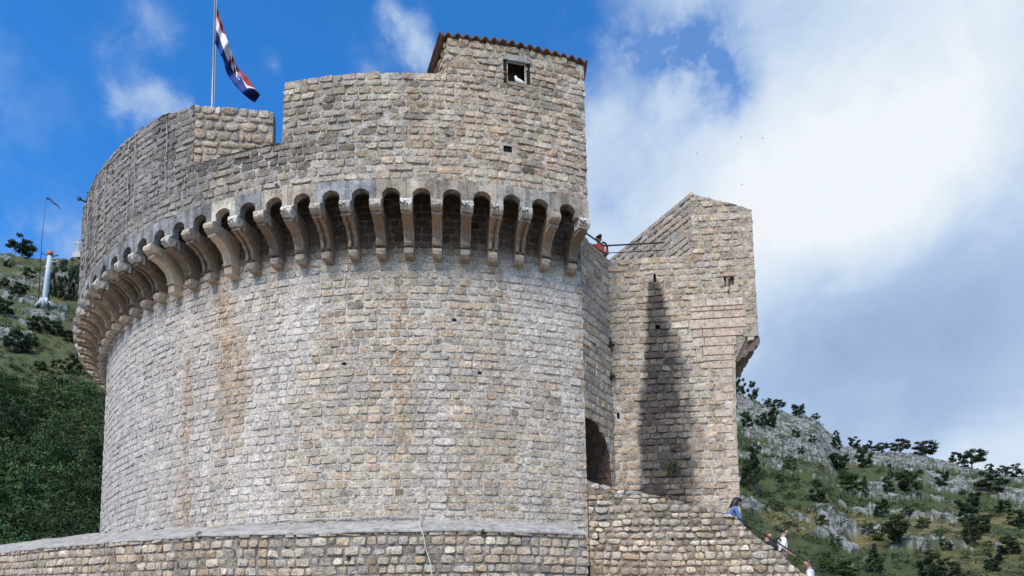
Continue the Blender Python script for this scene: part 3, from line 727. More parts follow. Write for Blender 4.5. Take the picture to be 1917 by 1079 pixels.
mb = MB(); p = onth(-1.0, 15.7, RP-.05); pa = np.array(p); pe = atY(148, 372, p[1]-.3); mb.tube([pa, (pa+pe)/2, pe], .025, 6); mb.box(tuple(pe), (.08, .08, .1))
tag(mb.build('iron_bracket', M_RAIL), 'small dark iron bracket sticking out from the left outline of the merlon', 'bracket')

# ------------------------------------------------------------------ curtain wall (receding) with niche
A0 = np.array([1.93, 17.80]); A1 = np.array([2.86, 19.12]); LL = float(np.hypot(*(A1-A0)))
curt = thing('curtain_wall', 'short receding stone wall with a dark arched niche between tower and bastion', 'wall', (A0[0], A0[1], 0))
cC = Curve([A0+(A1-A0)*t for t in np.linspace(0, 1, 6)])
def niche(u, v): return (v > 6.0) & (((u-.05)/1.38)**2+np.maximum((v-6.35)/1.38, 0)**2 < 1)
def col_curt(u, v, rng):
    C = pk_warm(len(u), rng)*(1+rng.normal(0, .13, len(u)))[:, None]; C = mixc(C, .35, (.40, .37, .33))
    k = sstep(u, LL-.22, LL-.02)*.6*sstep(np.abs(v-9), 2.5, .6); C = mulc(C, k, (.45, .43, .36))
    return C
stone_wall('wall_face', curt, M_STONE, cC, 5.2, 12.57, ch=.24, sw=.30, gap=.016, relief=.014, rough=.012, rnd=.1, col=col_curt, mort=mor_w, md=.012, seed=41, thick=.4, holes=(niche,), back=False)
mb = MB()
for k in range(14):
    a0, a1 = [math.radians(90*q/14) for q in (k, k+1)]
    Pq = []
    for aa in (a0, a1):
        u = .05+1.38*math.cos(aa); v = 6.35+1.38*math.sin(aa)
        for dd in (0, -1.3):
            x, y = cC.at(u, dd); Pq.append((x, y, v))
    mb.add(Pq, [(0, 1, 3, 2)])
for dd in (-1.3,):
    x0, y0 = cC.at(0., dd); x1, y1 = cC.at(1.6, dd); dx, dy = (x1-x0), (y1-y0)
    mb.add([(x0-dx*.3, y0-dy*.3, 5), (x1, y1, 5), (x1, y1, 8), (x0-dx*.3, y0-dy*.3, 8)], [(0, 1, 2, 3)])
x0, y0 = cC.at(1.44, 0.); x1, y1 = cC.at(1.44, -1.5); mb.add([(x0, y0, 4.5), (x1, y1, 4.5), (x1, y1, 6.5), (x0, y0, 6.5)], [(0, 1, 2, 3)])
x2, y2 = cC.at(-.3, -1.3); x3, y3 = cC.at(-.3, 0.); mb.add([(x0, y0, 5.85), (x1, y1, 5.85), (x2, y2, 5.85), (x3, y3, 5.85)], [(0, 1, 2, 3)])
mb.build('niche', stone_mat('niche_stone', attr=False, col=(.16, .115, .085), contrast=.5, fine=5, bumpd=.06), curt)
# filler behind so no sky shows
mb = MB(); q = A0+np.array([-1.2, 1.2]); mb.add([(x, y, z) for z in (3, 12.50) for x, y in ((A0[0]-.25, A0[1]+.06), (A1[0]-.40, A1[1]+.1), (A1[0]-2.2, A1[1]+.9), (A0[0]-2.2, A0[1]+.9))],
    [(4, 5, 6, 7), (1, 2, 6, 5), (2, 3, 7, 6)]); mb.build('wall_core', M_DARKSTONE, curt)

# ------------------------------------------------------------------ bastion (right tower)
B0 = np.array([2.83, 19.1]); BD = np.array([1, -.08]); BD = BD/np.hypot(*BD); BN = np.array([BD[1], -BD[0]])
def bp(x): return B0+BD*(x-2.83)/BD[0]
bast = thing('bastion_tower', 'tall square stone turret with sloping top and black water stain, right of the round tower', 'tower', tuple(bp(4.5))+(0,))
XL, XA, XR, XLo = 2.80, 5.15, 6.80, 6.10
cB = Curve([bp(XL+(XR-XL)*t) for t in np.linspace(0, 1, 10)]); k_ = 1/BD[0]
def top_b(u): x = XL+u/k_; return np.where(x < XA-.01, 12.57, 14.40-(x-XA)/(XR-XA)*.60)
def bot_b(u): 
    x = XL+np.asarray(u)/k_
    # quarter-round bracket under the overhang
    return np.where(x < XLo-.02, 4.6, 9.42+.62*np.sqrt(np.clip(1-((XR-.12-x)/(XR-.12-XLo))**2, 0, 1))+.15*(x > XR-.14))
hb = [(4.10, 11.97, .055, .12), (2.98, 8.09, .06, .08), (6.10, 11.76, .13, .13), (4.12, 10.55, .06, .05)]
def hole_b(u, v):
    x = XL+u/k_; r = np.zeros(np.shape(x), bool)
    for (cx, cz, rx, rz) in hb: r |= (np.abs(x-cx) < rx) & (np.abs(v-cz) < rz)
    return r
def ash_b(u, v):      # area of the big ashlars, built apart
    x = XL+u/k_; return (x > 5.02) & (x < 6.52) & (v > 9.55) & (v < 11.28) & (x > 5.0+.35*np.maximum(0, 10.4-v))
def stain_b(x, v):
    t = np.clip((11.9-v)/6.3, 0, 1); c = 4.08+.06*t; wl = .13+.56*t**.9; wr = .15+.52*np.minimum(t/.42, 1)+.16*np.maximum(t-.42, 0)/.58
    d = np.where(x < c, (c-x)/wl, (x-c)/wr); n = .75+.8*fbm(x*4.5, v*1.6, 4, 4)
    return np.where(x < c, sstep(d, 1.1*n, .7*n), sstep(d, 1.4*n, .3*n))*sstep(v, 12.0, 11.7)*(1-.12*sstep(v, 7, 5.6))
def col_b(u, v, rng):
    x = XL+u/k_; n = len(u)
    C = pk_warm(n, rng)*(1+rng.normal(0, .13, n))[:, None]
    Cg = pk_grey(n, rng); m = rng.random(n)[:, None] < (.75*sstep(v, 10.8, 12.8))[:, None]; C = mixc(np.where(m, Cg, C), .28, (.46, .41, .34))
    C = mixc(C, .45*sstep(x, 3.6, 3.1)*sstep(v, 12, 10.5), (.40, .33, .25))
    k = gauss(x, v, 4.9, 9.3, .35, 1.3); C = mixc(C, .5*k, (.45, .45, .43))
    k = stain_b(x, v)*.8; return mulc(C, np.clip(k, 0, 1)*rng.random(n), (.22, .22, .25))
def post_b(U, V, C):
    k = stain_b(XL+U/k_, V); k = np.clip(k*(.95+.9*(fbm(U*5, V*5, 6, 3)-.35)), 0, 1); return mulc(C, k*.90, (.20, .22, .26))
def mor_b(u, v, rng):
    x = XL+u/k_; C = np.repeat(np.array([[.49, .435, .365]]), len(u), 0)*(.72+.5*fbm(u*2.5, v*2.5, 17, 3))[:, None]
    C = mixc(C, .6*sstep(v, 10.8, 12.8), (.36, .35, .33)); return mulc(C, np.clip(stain_b(x, v)*1.3, 0, 1), (.13, .135, .145))
stone_wall('bastion_wall', bast, M_STONE, cB, 4.6, top_b, ch=.20, sw=.27, gap=.013, relief=.012, rough=.024, rnd=.18, col=col_b, mort=mor_b, md=.012, seed=51, hvar=.2, wav=.04,
           bottom=bot_b, voids=[((cx-XL-rx)*k_, (cx-XL+rx)*k_, cz-rz, cz+rz) for cx, cz, rx, rz in hb], holes=(hole_b, ash_b), thick=.45, jitter=.02, topj=.012, breaks=(((XA-.01-XL)*k_, 12.55),), post=post_b)
# big ashlar courses of the bracket
rngA = np.random.default_rng(9); mb = MB(); ACol = []
def slab(x0, x1, z0_, z1_, c, h=.014, d=.12):
    g = .005; nx = max(4, int((x1-x0)/.1)); nz = max(4, int((z1_-z0_)/.06)); V = []
    for j in range(nz+1):
        for i in range(nx+1):
            fi = [0, .012/(x1-x0)]+[q/(nx-2) for q in range(1, nx-2)]+[1-.012/(x1-x0), 1] if nx > 3 else [0, .05, .95, 1][:nx+1]; fj = [0, .012/(z1_-z0_)]+[q/(nz-2) for q in range(1, nz-2)]+[1-.012/(z1_-z0_), 1]; x = x0+g+(x1-x0-2*g)*fi[i]; z = z0_+g+(z1_-z0_-2*g)*fj[j]; e_ = i in (0, nx) or j in (0, nz)
            p = bp(x)+BN*((-.03 if e_ else h+.010*(float(vn(x*8, z*8, 1))-.5))); V.append((p[0], p[1], z)); ACol.append(np.array(c)*(.72 if e_ else .84+.30*float(fbm(x*5, z*5, 2, 3))))
    F = [[j*(nx+1)+i, j*(nx+1)+i+1, (j+1)*(nx+1)+i+1, (j+1)*(nx+1)+i] for j in range(nz) for i in range(nx)]
    mb.add(V, F)
PKs = [(.54, .42, .325), (.52, .395, .30), (.55, .47, .39), (.50, .41, .325)]
for (x0, x1, z0_, z1_, ci) in [(5.45, 6.45, 11.05, 11.28, 2), (5.02, 5.45, 11.05, 11.28, 3), (5.02, 5.32, 10.92, 11.05, 0), (5.32, 5.62, 10.92, 11.05, 3), (5.62, 5.95, 10.92, 11.05, 1), (5.95, 6.25, 10.92, 11.05, 3), (6.25, 6.52, 10.92, 11.05, 0),
      (5.02, 6.52, 10.70, 10.92, 1), (4.98, 6.52, 10.42, 10.70, 0), (5.05, 5.32, 10.18, 10.42, 3), (5.32, 6.42, 10.18, 10.42, 1), (5.08, 5.36, 9.92, 10.18, 2), (5.36, 6.22, 9.92, 10.18, 0), (5.12, 5.30, 9.56, 9.92, 3), (5.30, 6.16, 9.66, 9.92, 0), (5.30, 6.10, 9.50, 9.66, 1)]:
    slab(x0, x1, z0_, z1_, PKs[ci])
# quoins down the right edge
zq = 5.0; k = 0
while zq < 9.4:
    w = .55 if k % 2 else .30; slab(XLo-w, XLo+.01, zq, zq+.22, PKs[(k*3) % 4], h=.018); zq += .225; k += 1
mbs = mb.build('ashlar_courses', M_ASH, bast, colors=np.array(ACol))
mb = MB(); p = [bp(4.95)-BN*.02, bp(6.56)-BN*.02]
mb.add([(p[0][0], p[0][1], 9.45), (p[1][0]-.4, p[1][1]+.03, 9.45), (p[1][0], p[1][1], 10.3), (p[1][0], p[1][1], 11.32), (p[0][0], p[0][1], 11.32)], [(0, 1, 2, 3, 4)])
mb.build('mortar_bed', stone_mat('mortar_bed', attr=False, col=(.40, .34, .27)), bast)
# right-hand flank: overhanging block and lower flank
def flank(name, x, v0, v1, seed, ln=2.6, par=bast):
    s0 = bp(x); c = Curve([s0+(-BN)*t for t in np.linspace(0, ln, 5)])
    stone_wall(name, par, M_STONE, c, v0, v1, ch=.21, sw=.28, gap=.02, relief=.02, rough=.016, rnd=.15, col=lambda u, v, r: pk_grey(len(u), r), mort=mor_w, md=.012, seed=seed, thick=.4)
flank('upper_flank', XR, 10.15, 13.78, 61); flank('lower_flank', XLo, 4.6, 10.1, 62)
# bracket corbels seen in profile under the overhang
for i in range(4):
    prof = [(-.05, 10.16)]+[(.74, 10.16), (.76, 10.02)]+arcp(.66, 9.98, .09, 20, -80, 4)+arcp(.50, 9.86, .12, 10, -70, 5)+arcp(.30, 9.72, .13, 5, -70, 5)+arcp(.12, 9.58, .10, 0, -90, 5)+[(-.05, 9.42)]
    mb = MB(); n = len(prof); o0 = bp(XLo)-BN*(.05+i*.62); w = .30
    ax = BD
    V = [tuple(o0+ax*p_[0]-BN*0)+(p_[1],) for p_ in prof]+[tuple(o0+ax*p_[0]-BN*w)+(p_[1],) for p_ in prof]
    mb.add(V, [list(range(n)), list(range(2*n-1, n-1, -1))]+[[k, n+k, n+(k+1) % n, (k+1) % n] for k in range(n)])
    mb.build('bracket', stone_mat('bracket_stone', attr=False, col=(.24, .19, .16), contrast=.4) if i == 0 else bpy.data.materials['bracket_stone'], bast)
mb = MB(); s = [bp(XLo)-BN*.02, bp(XR)-BN*.02, bp(XR)-BN*2.5, bp(XLo)-BN*2.5]
mb.add([(q[0], q[1], 10.17) for q in s], [(0, 1, 2, 3)]); mb.build('overhang_floor', M_DARKSTONE, bast)
# left splay of the merlon, receding
s0 = bp(XA); s1 = np.array([3.36, 22.2]); cW = Curve([s1+(s0-s1)*t for t in np.linspace(0, 1, 8)])
stone_wall('merlon_splay', bast, M_STONE, cW, 12.2, 14.40, ch=.20, sw=.30, gap=.022, relief=.02, rough=.014, rnd=.2, col=lambda u, v, r: mixc(pk_grey(len(u), r), .35, (.38, .375, .36)),
           mort=lambda u, v, r: np.repeat(np.array([[.35, .345, .33]]), len(u), 0)*(.7+.6*fbm(u*3, v*3, 2, 3))[:, None], md=.010, seed=63, thick=.5)
# walk behind the bastion parapet, and dark holes
mb = MB(); mb.add([(3.0, 19.4, 12.3), (6.6, 19.2, 12.3), (6.6, 24, 12.3), (1.2, 24, 12.3)], [(0, 1, 2, 3)]); mb.build('walkway', M_DARKSTONE, bast)
for (cx, cz, rx, rz), nm in zip(hb, ('arrow_slit', 'drain_hole', 'small_window', 'drain_hole')):
    mb = MB(); c_ = bp(cx)-BN*.28; mb.box((c_[0], c_[1], cz), (rx*2.4, .40, rz*2.4), math.atan2(BD[1], BD[0])); 
    mb.build(nm, M_VOID if nm != 'small_window' else plain('reddish_recess', (.12, .07, .055), .9, .4, 6), bast)
mb = MB(); c_ = bp(6.10)-BN*.12; mb.box((c_[0], c_[1], 11.95), (.32, .27, .10), math.atan2(BD[1], BD[0])); mb.build('lintel', plain('lintel_pink', (.40, .28, .22), .9, .3, 6), bast)

# ------------------------------------------------------------------ stair wall of rubble
YS = 17.74
tp_pts = [(1.93, 5.88), (2.15, 5.88), (3.28, 5.64), (4.47, 5.30), (5.46, 5.05), (5.90, 4.66), (6.55, 4.11), (7.30, 3.44), (8.6, 2.2), (9.6, 1.4)]
stair = thing('stair_wall', 'sloping rubble stone wall rising beside the stairs at lower right', 'wall', (5, YS, 0))
cW2 = Curve([(1.945+(9.4-1.945)*t, YS) for t in np.linspace(0, 1, 12)])
def top_s(u): return hard(1.945+np.asarray(u), tp_pts)
def hole_s(u, v):
    x = 1.945+u; return ((np.abs(x-2.16) < .06) & (np.abs(v-4.55) < .09)) | ((np.abs(x-4.04) < .05) & (np.abs(v-4.38) < .07))
def col_s(u, v, rng):
    C = pk_rub(len(u), rng)*(1+rng.normal(0, .16, len(u)))[:, None]; up = top_s(u)-v
    return mixc(C, .3*sstep(up, .9, 1.6), (.42, .35, .27))
def mor_s(u, v, rng):
    up = top_s(u)-v; C = np.repeat(np.array([[.27, .225, .17]]), len(u), 0)*(.4+1.1*fbm(u*3, v*3, 3, 3))[:, None]
    return mixc(C, .6*sstep(up, 1.0, 1.5), (.38, .31, .24))
# courses follow the fall of the wall only loosely
stone_wall('rubble_face', stair, M_STONE, cW2, -.2, top_s, ch=.180, sw=.225, gap=.014, relief=.034, rough=.024, rnd=.27, col=col_s, mort=mor_s, md=.012, seed=71, hvar=.28, wvar=.30,
           wav=.08, tilt=.02, thick=.4, jitter=.08, holes=(hole_s,), topj=.05)
mb = MB(); mb.box((2.16, YS+.22, 4.55), (.2, .3, .24)); mb.box((4.04, YS+.22, 4.38), (.16, .3, .2)); mb.build('drain_hole', M_VOID, stair)
V = []; 
for x, z in tp_pts: V += [(x, YS-.03, z+.012), (x, YS+.42, z+.03)]
# stairs behind it
mb = MB()
steps = []; x = 2.0; 
while x < 9.4:
    zt_ = float(np.interp(x+.15, [p_[0] for p_ in tp_pts], [p_[1] for p_ in tp_pts]))-1.02; mb.box((x+.15, YS+.4+.35, zt_/2), (.30, .70, zt_)); x += .302
mb.build('stair_steps', M_CAP, stair)

# ------------------------------------------------------------------ lower front wall with rendered cap
ths = np.linspace(.262, -.40, 40)[::-1]
right = [tuple(cyl(t, 13.0)) for t in ths]; 
lp = []
zz_l = [(-60, 1042, 5.35), (0, 1035, 5.15), (50, 1029, 4.98), (103, 1024, 4.84), (178, 1017.6, 4.70), (250, 1012, 4.60), (329, 1006, 4.52)]
for (x, y, z) in zz_l: lp.append(atz(x, y, z))
outer = np.array([p_[:2] for p_ in lp]+right); outz = np.array([z for _, _, z in zz_l]+[4.50-.08*min(1, k/8) for k in range(len(right))])
# smooth it
idx = np.linspace(0, len(outer)-1, 140); from_ = np.arange(len(outer))
S_ = np.r_[0, np.cumsum(np.hypot(*np.diff(outer, axis=0).T))]; ss = np.linspace(0, S_[-1], 160)
ox = np.interp(ss, S_, outer[:, 0]); oy = np.interp(ss, S_, outer[:, 1]); oz = np.interp(ss, S_, outz)
kern = np.ones(9)/9
def smo(a): 
    b = np.r_[2*a[0]-a[1:5][::-1], a, 2*a[-1]-a[-5:-1][::-1]]; return np.convolve(b, kern, 'valid')
ox, oy, oz = smo(ox), smo(oy), smo(oz)
low = thing('lower_wall', 'curved low stone wall with smooth grey rendered cap around the tower foot', 'wall', (ox[80], oy[80], 0))
cL = Curve(np.stack([ox, oy], 1)); zL = lambda u: np.interp(u, cL.S, oz)
def col_l(u, v, rng):
    C = pk_rub(len(u), rng)*(1+rng.normal(0, .15, len(u)))[:, None]; C = mixc(C, .2, (.36, .35, .33)); return mulc(C, .55*gauss(0*u, v, 0, -.1, 1, .10), (.72, .7, .68))
def mor_l(u, v, rng): return np.repeat(np.array([[.23, .205, .175]]), len(u), 0)*(.45+1.1*fbm(u*2.5, v*2.5, 3, 3))[:, None]
stone_wall('wall_face', low, M_STONE, cL, -4.0, 0., ch=.225, sw=.29, gap=.020, relief=.026, rough=.026, rnd=.15, col=col_l, mort=mor_l, md=.014, seed=81, hvar=.14, wav=.03, tilt=.02,
           zoff=zL, thick=.8, jitter=.02, topj=0)
# cap: sheet from the outer edge up to the tower foot
base_pts = [(-60, 1023.5), (0, 1018.5), (94, 1005), (183, 995)]
NA = len(ox); V = []; 
for i in range(NA):
    u = cL.S[i]; P0 = np.array([ox[i], oy[i]]); d = CC_-P0; dist = np.hypot(*d); dn = d/dist
    th_i = math.atan2((P0-CC_)@E1, -((P0-CC_)@E2))
    far = th_i < -.95
    reach = min(dist-RD+.02, 1.05) if dist < RD+2.2 else 1.0
    nx, ny = np.interp(u, cL.S, cL.N[:, 0]), np.interp(u, cL.S, cL.N[:, 1]); blend = float(sstep(dist, RD+1.3, RD+2.0))
    dirv = dn*(1-blend)+np.array([-nx, -ny])*blend; dirv /= np.hypot(*dirv)
    rise = .42+.10*float(sstep(-th_i, .5, 1.0))
    if blend < .01: reach = dist-RD+.03
    for r_, (fr, fz) in enumerate([(-.035, -.035), (-.04, -.004), (-.03, .015), (.25, .30), (.55, .62), (.85, .9), (1.0, 1.0)]):
        w_ = .03*(float(fbm(u*1.6, fr*3, 4, 4))-.5)*2
        p_ = P0+dirv*(reach*fr if fr > 0 else fr); V.append((p_[0], p_[1], oz[i]+(fz*rise if fz > .1 else fz)+w_))
F = [[i*7+r_, (i+1)*7+r_, (i+1)*7+r_+1, i*7+r_+1] for i in range(NA-1) for r_ in range(6)]
e_ = (NA-1)*7; F.append([e_+k for k in range(7)])
mesh_obj('cap', V, F, M_CAP, low, smooth=True)

# white cable: along the cap, then down the wall
mb = MB(); pts = []
for th in np.linspace(-.41, -.045, 26): p_ = cyl(th, RD+.045+.01*math.sin(th*60)); pts.append((p_[0], p_[1], 4.93+.012*math.sin(th*37)))
for fr in (.15, .5, .85): p_ = cyl(-.04, RD+1.0*fr+.05); pts.append((p_[0], p_[1], 4.95-.42*fr))
for k in range(16):
    z = 4.46-.13*k; p_ = cyl(-.036+.0028*k-.012*(k/15)**2+.001*math.sin(k*1.3), 13.0+.13+.02*math.sin(k)); pts.append((p_[0], p_[1], z))
mb.tube(pts, .0125, 7); tag(mb.build('cable', M_CABLE, smooth=True), 'white cable along the rendered cap and hanging down the lower wall', 'cable')

# ------------------------------------------------------------------ railings
rl = thing('walkway_railing', 'black iron railing on the wall between round tower and turret', 'railing', (2.75, 19.16, 12.55))
mb = MB(); zr_ = 13.05
K = [(2.05, 18.45), (2.18, 18.58), (2.75, 19.2), (4.42, 19.09)]
mb.tube([(x, y, zr_) for x, y in K], .022, 8); mb.build('handrail', M_RAIL, rl)
mb = MB(); mb.tube([(x, y, zr_-.22) for x, y in K], .012, 6); mb.build('lower_rail', M_RAIL, rl)
rl2 = thing('stair_handrail', 'thin black handrail sloping down beside the stairs at lower right', 'railing', (6, 18.0, 4.0))
K2 = [(5.75, 17.93, 4.98), (6.0, 18, 4.78), (6.65, 18, 4.40), (7.3, 18, 3.94), (8.08, 18, 3.47), (9.3, 18, 2.72)]
mb = MB(); mb.tube(K2, .02, 8); mb.build('handrail', M_RAIL, rl2)
for x in (7.62, 8.9):
    z = float(np.interp(x, [q[0] for q in K2], [q[2] for q in K2])); mb = MB(); mb.tube([(x, 18, z), (x, 18, z-1.0)], .012, 6); mb.build('post', M_RAIL, rl2)

# wall plants at the joint of curtain wall and bastion
def tuft(name, c, r, n, mat, label, cat, seed, group=None, droop=.3):
    rr = random.Random(seed); mb = MB()
    for _ in range(n):
        d = np.array([rr.gauss(0, 1), rr.gauss(0, 1)-.5, rr.gauss(0, 1)]); d /= np.linalg.norm(d); L_ = r*rr.uniform(.3, 1); p_ = np.array(c)+d*L_*np.array([1, .5, 1.3])
        a = np.array([rr.gauss(0, 1) for _ in range(3)]); a = a/np.linalg.norm(a)*.03; b2 = np.array([rr.gauss(0, 1) for _ in range(3)]); b2 = b2/np.linalg.norm(b2)*.02
        mb.add([p_-a, p_+b2, p_+a, p_-b2], [(0, 1, 2, 3)])
    return tag(mb.build(name, mat), label, cat, group)
M_WEED = plain('weed_leaf', (.035, .04, .02), .8, .4, 20)
tuft('wall_plant', (2.80, 19.0, 10.05), .16, 160, M_WEED, 'dark weed in the wall corner left of the black stain, upper one', 'plant', 3)
tuft('wall_plant', (2.83, 19.02, 9.15), .13, 120, M_WEED, 'dark weed in the wall corner above the niche', 'plant', 4)
p_ = bp(4.35)+BN*.05; tuft('wall_plant', (p_[0], p_[1], 6.55), .22, 220, plain('moss_leaf', (.05, .07, .025), .8, .3, 20), 'small green plant growing low on the black stain of the turret', 'plant', 5)

for k, (x_, y_, lab) in enumerate([(372, 1002, 'small green weed at the edge of the rendered cap, left of the cable'), (905, 998, 'small green weed under the cap edge, right of the hanging cable'), (652, 1046, 'tiny weed in a joint of the low front wall, left of the cable')]):
    P_ = on_cyl(x_, y_, 13.0+.03); tuft('wall_plant', tuple(P_), .07, 46, bpy.data.materials['moss_leaf'], lab, 'plant', 20+k)
# ------------------------------------------------------------------ people
M_SKIN = plain('skin', (.42, .24, .16), .6, .08, 10)
def skinmesh(name, verts, edges, radii, mat, parent, sub=2, root=0):
    me = bpy.data.meshes.new(name); me.from_pydata([tuple(v) for v in verts], edges, []); me.materials.append(mat)
    o = bpy.data.objects.new(name, me); COL.objects.link(o); o.parent = parent
    sk = o.modifiers.new('skin', 'SKIN'); sk.use_smooth_shade = True
    lay = me.skin_vertices[0].data if me.skin_vertices else None
    if lay is None:
        bpy.context.view_layer.objects.active = o; lay = me.skin_vertices.new().data if hasattr(me.skin_vertices, 'new') else None
    for i, r in enumerate(radii):
        lay[i].radius = r if isinstance(r, tuple) else (r, r); lay[i].use_root = (i == root)
    s = o.modifiers.new('sub', 'SUBSURF'); s.levels = sub; s.render_levels = sub
    return o
def person(loc, facing, label, shirt, trousers, hair, hairkind='short', lean=0., headtilt=(0., 0.), arms=None, skin=None, H=1.7, group='people on the fortress walls', sleeve=.5, headturn=0.):
    t = thing('person', label, 'person', loc, facing, group); skin = skin or M_SKIN; k = H/1.7
    piv = np.array([0, 0, .95])
    def L(p):       # lean the upper body forward
        p = np.array(p, float)-piv; c, s = math.cos(lean), math.sin(lean)
        return (piv+np.array([p[0], p[1]*c+p[2]*s, -p[1]*s+p[2]*c]))*k
    neck = np.array([0, .02, 1.50])
    def Hd(p):      # head tilt (pitch, turn)
        p = np.array(p, float)-neck; a, b = headtilt[0], headtilt[1]
        x, y, z = p; y, z = y*math.cos(a)+z*math.sin(a), -y*math.sin(a)+z*math.cos(a); x, y = x*math.cos(headturn)-y*math.sin(headturn), x*math.sin(headturn)+y*math.cos(headturn)
        x, z = x*math.cos(b)+z*math.sin(b), -x*math.sin(b)+z*math.cos(b)
        return L(neck+np.array([x, y, z]))
    V = []; E_ = []; R_ = []
    def add(p, r, par=None):
        V.append(p); R_.append(tuple(q*k for q in r) if isinstance(r, tuple) else r*k)
        if par is not None: E_.append((par, len(V)-1))
        return len(V)-1
    pel = add(L((0, 0, .95)), (.135, .11)); wa = add(L((0, 0, 1.12)), (.12, .10), pel); chst = add(L((0, 0, 1.30)), (.14, .11), wa)
    nb = add(L((0, 0, 1.44)), (.075, .07), chst); nk = add(L(neck), .05, nb)
    j = add(Hd((0, .03, 1.555)), (.062, .066), nk); j = add(Hd((0, .035, 1.61)), (.076, .088), j); j = add(Hd((0, .025, 1.655)), (.072, .085), j); add(Hd((0, .02, 1.69)), (.045, .055), j)
    arms = arms or {}
    A = {}
    for sx, nm in ((-1, 'l'), (1, 'r')):
        sh = add(L((sx*.17, 0, 1.40)), .052, chst)
        el, wr = arms.get(nm, ((sx*.24, -.03, 1.12), (sx*.25, .08, .88)))
        e = add(L(el), .040, sh); w = add(L(wr), .026, e); A[nm] = (L((sx*.17, 0, 1.40)), L(el), L(wr))
        d = L(wr)-L(el); d /= np.linalg.norm(d); side = np.cross(d, [0, 1., 0.2]); side /= np.linalg.norm(side); up = np.cross(side, d)
        pm = add(L(wr)+d*.05*k, (.030, .020), w)
        for f_, (o_, ln) in enumerate([(-.027, .070), (-.009, .082), (.009, .076), (.026, .060)]):
            b0 = L(wr)+(d*.085+side*o_)*k; a1 = add(b0, .0095, pm); a2 = add(b0+(d*ln*.5+up*.010)*k, .0085, a1); add(b0+(d*ln*.85+up*.034)*k, .007, a2)
        b0 = L(wr)+(d*.045-side*sx*.036)*k; a1 = add(b0, .011, pm); add(b0+(d*.040-side*sx*.020+up*.01)*k, .009, a1)
    Lg = {}
    for sx in (-1, 1):
        hp = add(np.array([sx*.095, 0, .88])*k, .085, pel); kn = add(np.array([sx*.10, .02+.03*sx, .49])*k, .055, hp); an = add(np.array([sx*.10, -.01, .09])*k, .038, kn); add(np.array([sx*.11, .13, .035])*k, .032, an)
    skinmesh('body', V, E_, R_, skin, t, 2)
    # shirt
    V = [L((0, 0, .92)), L((0, 0, 1.10)), L((0, 0, 1.30)), L((0, 0, 1.43))]; R_ = [(.155, .125), (.145, .12), (.165, .13), (.085, .08)]; E_ = [(0, 1), (1, 2), (2, 3)]
    for nm in 'lr':
        s_, e, w = A[nm]; b = len(V); V += [s_, s_+(e-s_)*.6, s_+(e-s_)*.98]; R_ += [.068, .056, .052]; E_ += [(2, b), (b, b+1), (b+1, b+2)]
        if sleeve > .8: V.append(e+(w-e)*.85); R_.append(.036); E_.append((b+2, b+3))
    skinmesh('shirt', V, E_, [tuple(q*k for q in r) if isinstance(r, tuple) else r*k for r in R_], shirt, t, 2)
    V = [np.array([0, 0, 1.0])*k, np.array([0, 0, .90])*k]; R_ = [(.14, .12), (.15, .125)]; E_ = [(0, 1)]
    for sx in (-1, 1):
        b = len(V); V += [np.array([sx*.095, 0, .84])*k, np.array([sx*.10, .02+.03*sx, .49])*k, np.array([sx*.10, -.01, .13])*k]; R_ += [.098, .07, .055]; E_ += [(1, b), (b, b+1), (b+1, b+2)]
    skinmesh('trousers', V, E_, [tuple(q*k for q in r) if isinstance(r, tuple) else r*k for r in R_], trousers, t, 2)
    for sx in (-1, 1):
        mb = MB(); mb.tube([np.array([sx*.105, -.05, .05])*k, np.array([sx*.105, .03, .05])*k, np.array([sx*.11, .12, .04])*k, np.array([sx*.11, .18, .03])*k], [.05*k, .055*k, .048*k, .03*k], 10); mb.build('shoe', M_RAIL, t, smooth=True, world_space=False)
        mb = MB(); mb.ball(Hd((sx*.031, .118, 1.615)), .010*k, 8, 6); mb.build('eye', M_RAIL, t, smooth=True, world_space=False)
        mb = MB(); mb.ball(Hd((sx*.082, .03, 1.61)), (.012*k, .022*k, .032*k), 8, 6); mb.build('ear', skin, t, smooth=True, world_space=False)
    mb = MB(); mb.tube([Hd((0, .115, 1.625)), Hd((0, .138, 1.598)), Hd((0, .12, 1.588))], [.008*k, .015*k, .008*k], 8); mb.build('nose', skin, t, smooth=True, world_space=False)
    if hair is not None:
        mb = MB(); rr = random.Random(5)
        c = np.array([0, .0, 1.645]); n, m = 16, 12; VV = []
        for i in range(m+1):
            ph = math.pi*i/m
            for q in range(n):
                th = 2*math.pi*q/n; x = math.sin(ph)*math.cos(th); y = math.sin(ph)*math.sin(th); z = math.cos(ph)
                r_ = .098*(1+rr.uniform(-.05, .05)); zz = z
                front = y > .35 and z < .35
                if hairkind == 'long': 
                    r_ *= 1.22; zz = z*1.0 if z > 0 else z*2.7; 
                    if front: r_ *= .62
                    if z < 0: x *= 1+.25*(-z)
                elif hairkind == 'cap': 
                    r_ *= 1.0; zz = max(z, -.05)*.95
                    if front: r_ *= 1.0
                else:
                    zz = max(z, -.45)
                    if front: r_ *= .72
                VV.append(Hd(c+np.array([x*r_*.92, y*r_*1.08-.0, zz*r_])))
        F = [[i*n+q, i*n+(q+1) % n, (i+1)*n+(q+1) % n, (i+1)*n+q] for i in range(m) for q in range(n)]
        mb.add(VV, F)
        if hairkind == 'cap': mb.tube([Hd((0, .09, 1.655)), Hd((0, .17, 1.645))], [.06*k, .05*k], 10)
        mb.build('cap' if hairkind == 'cap' else 'hair', hair, t, smooth=True, world_space=False)
    return t
def fabric(name, c, v=.2): return plain(name, c, .85, v, 14, bump=.01)
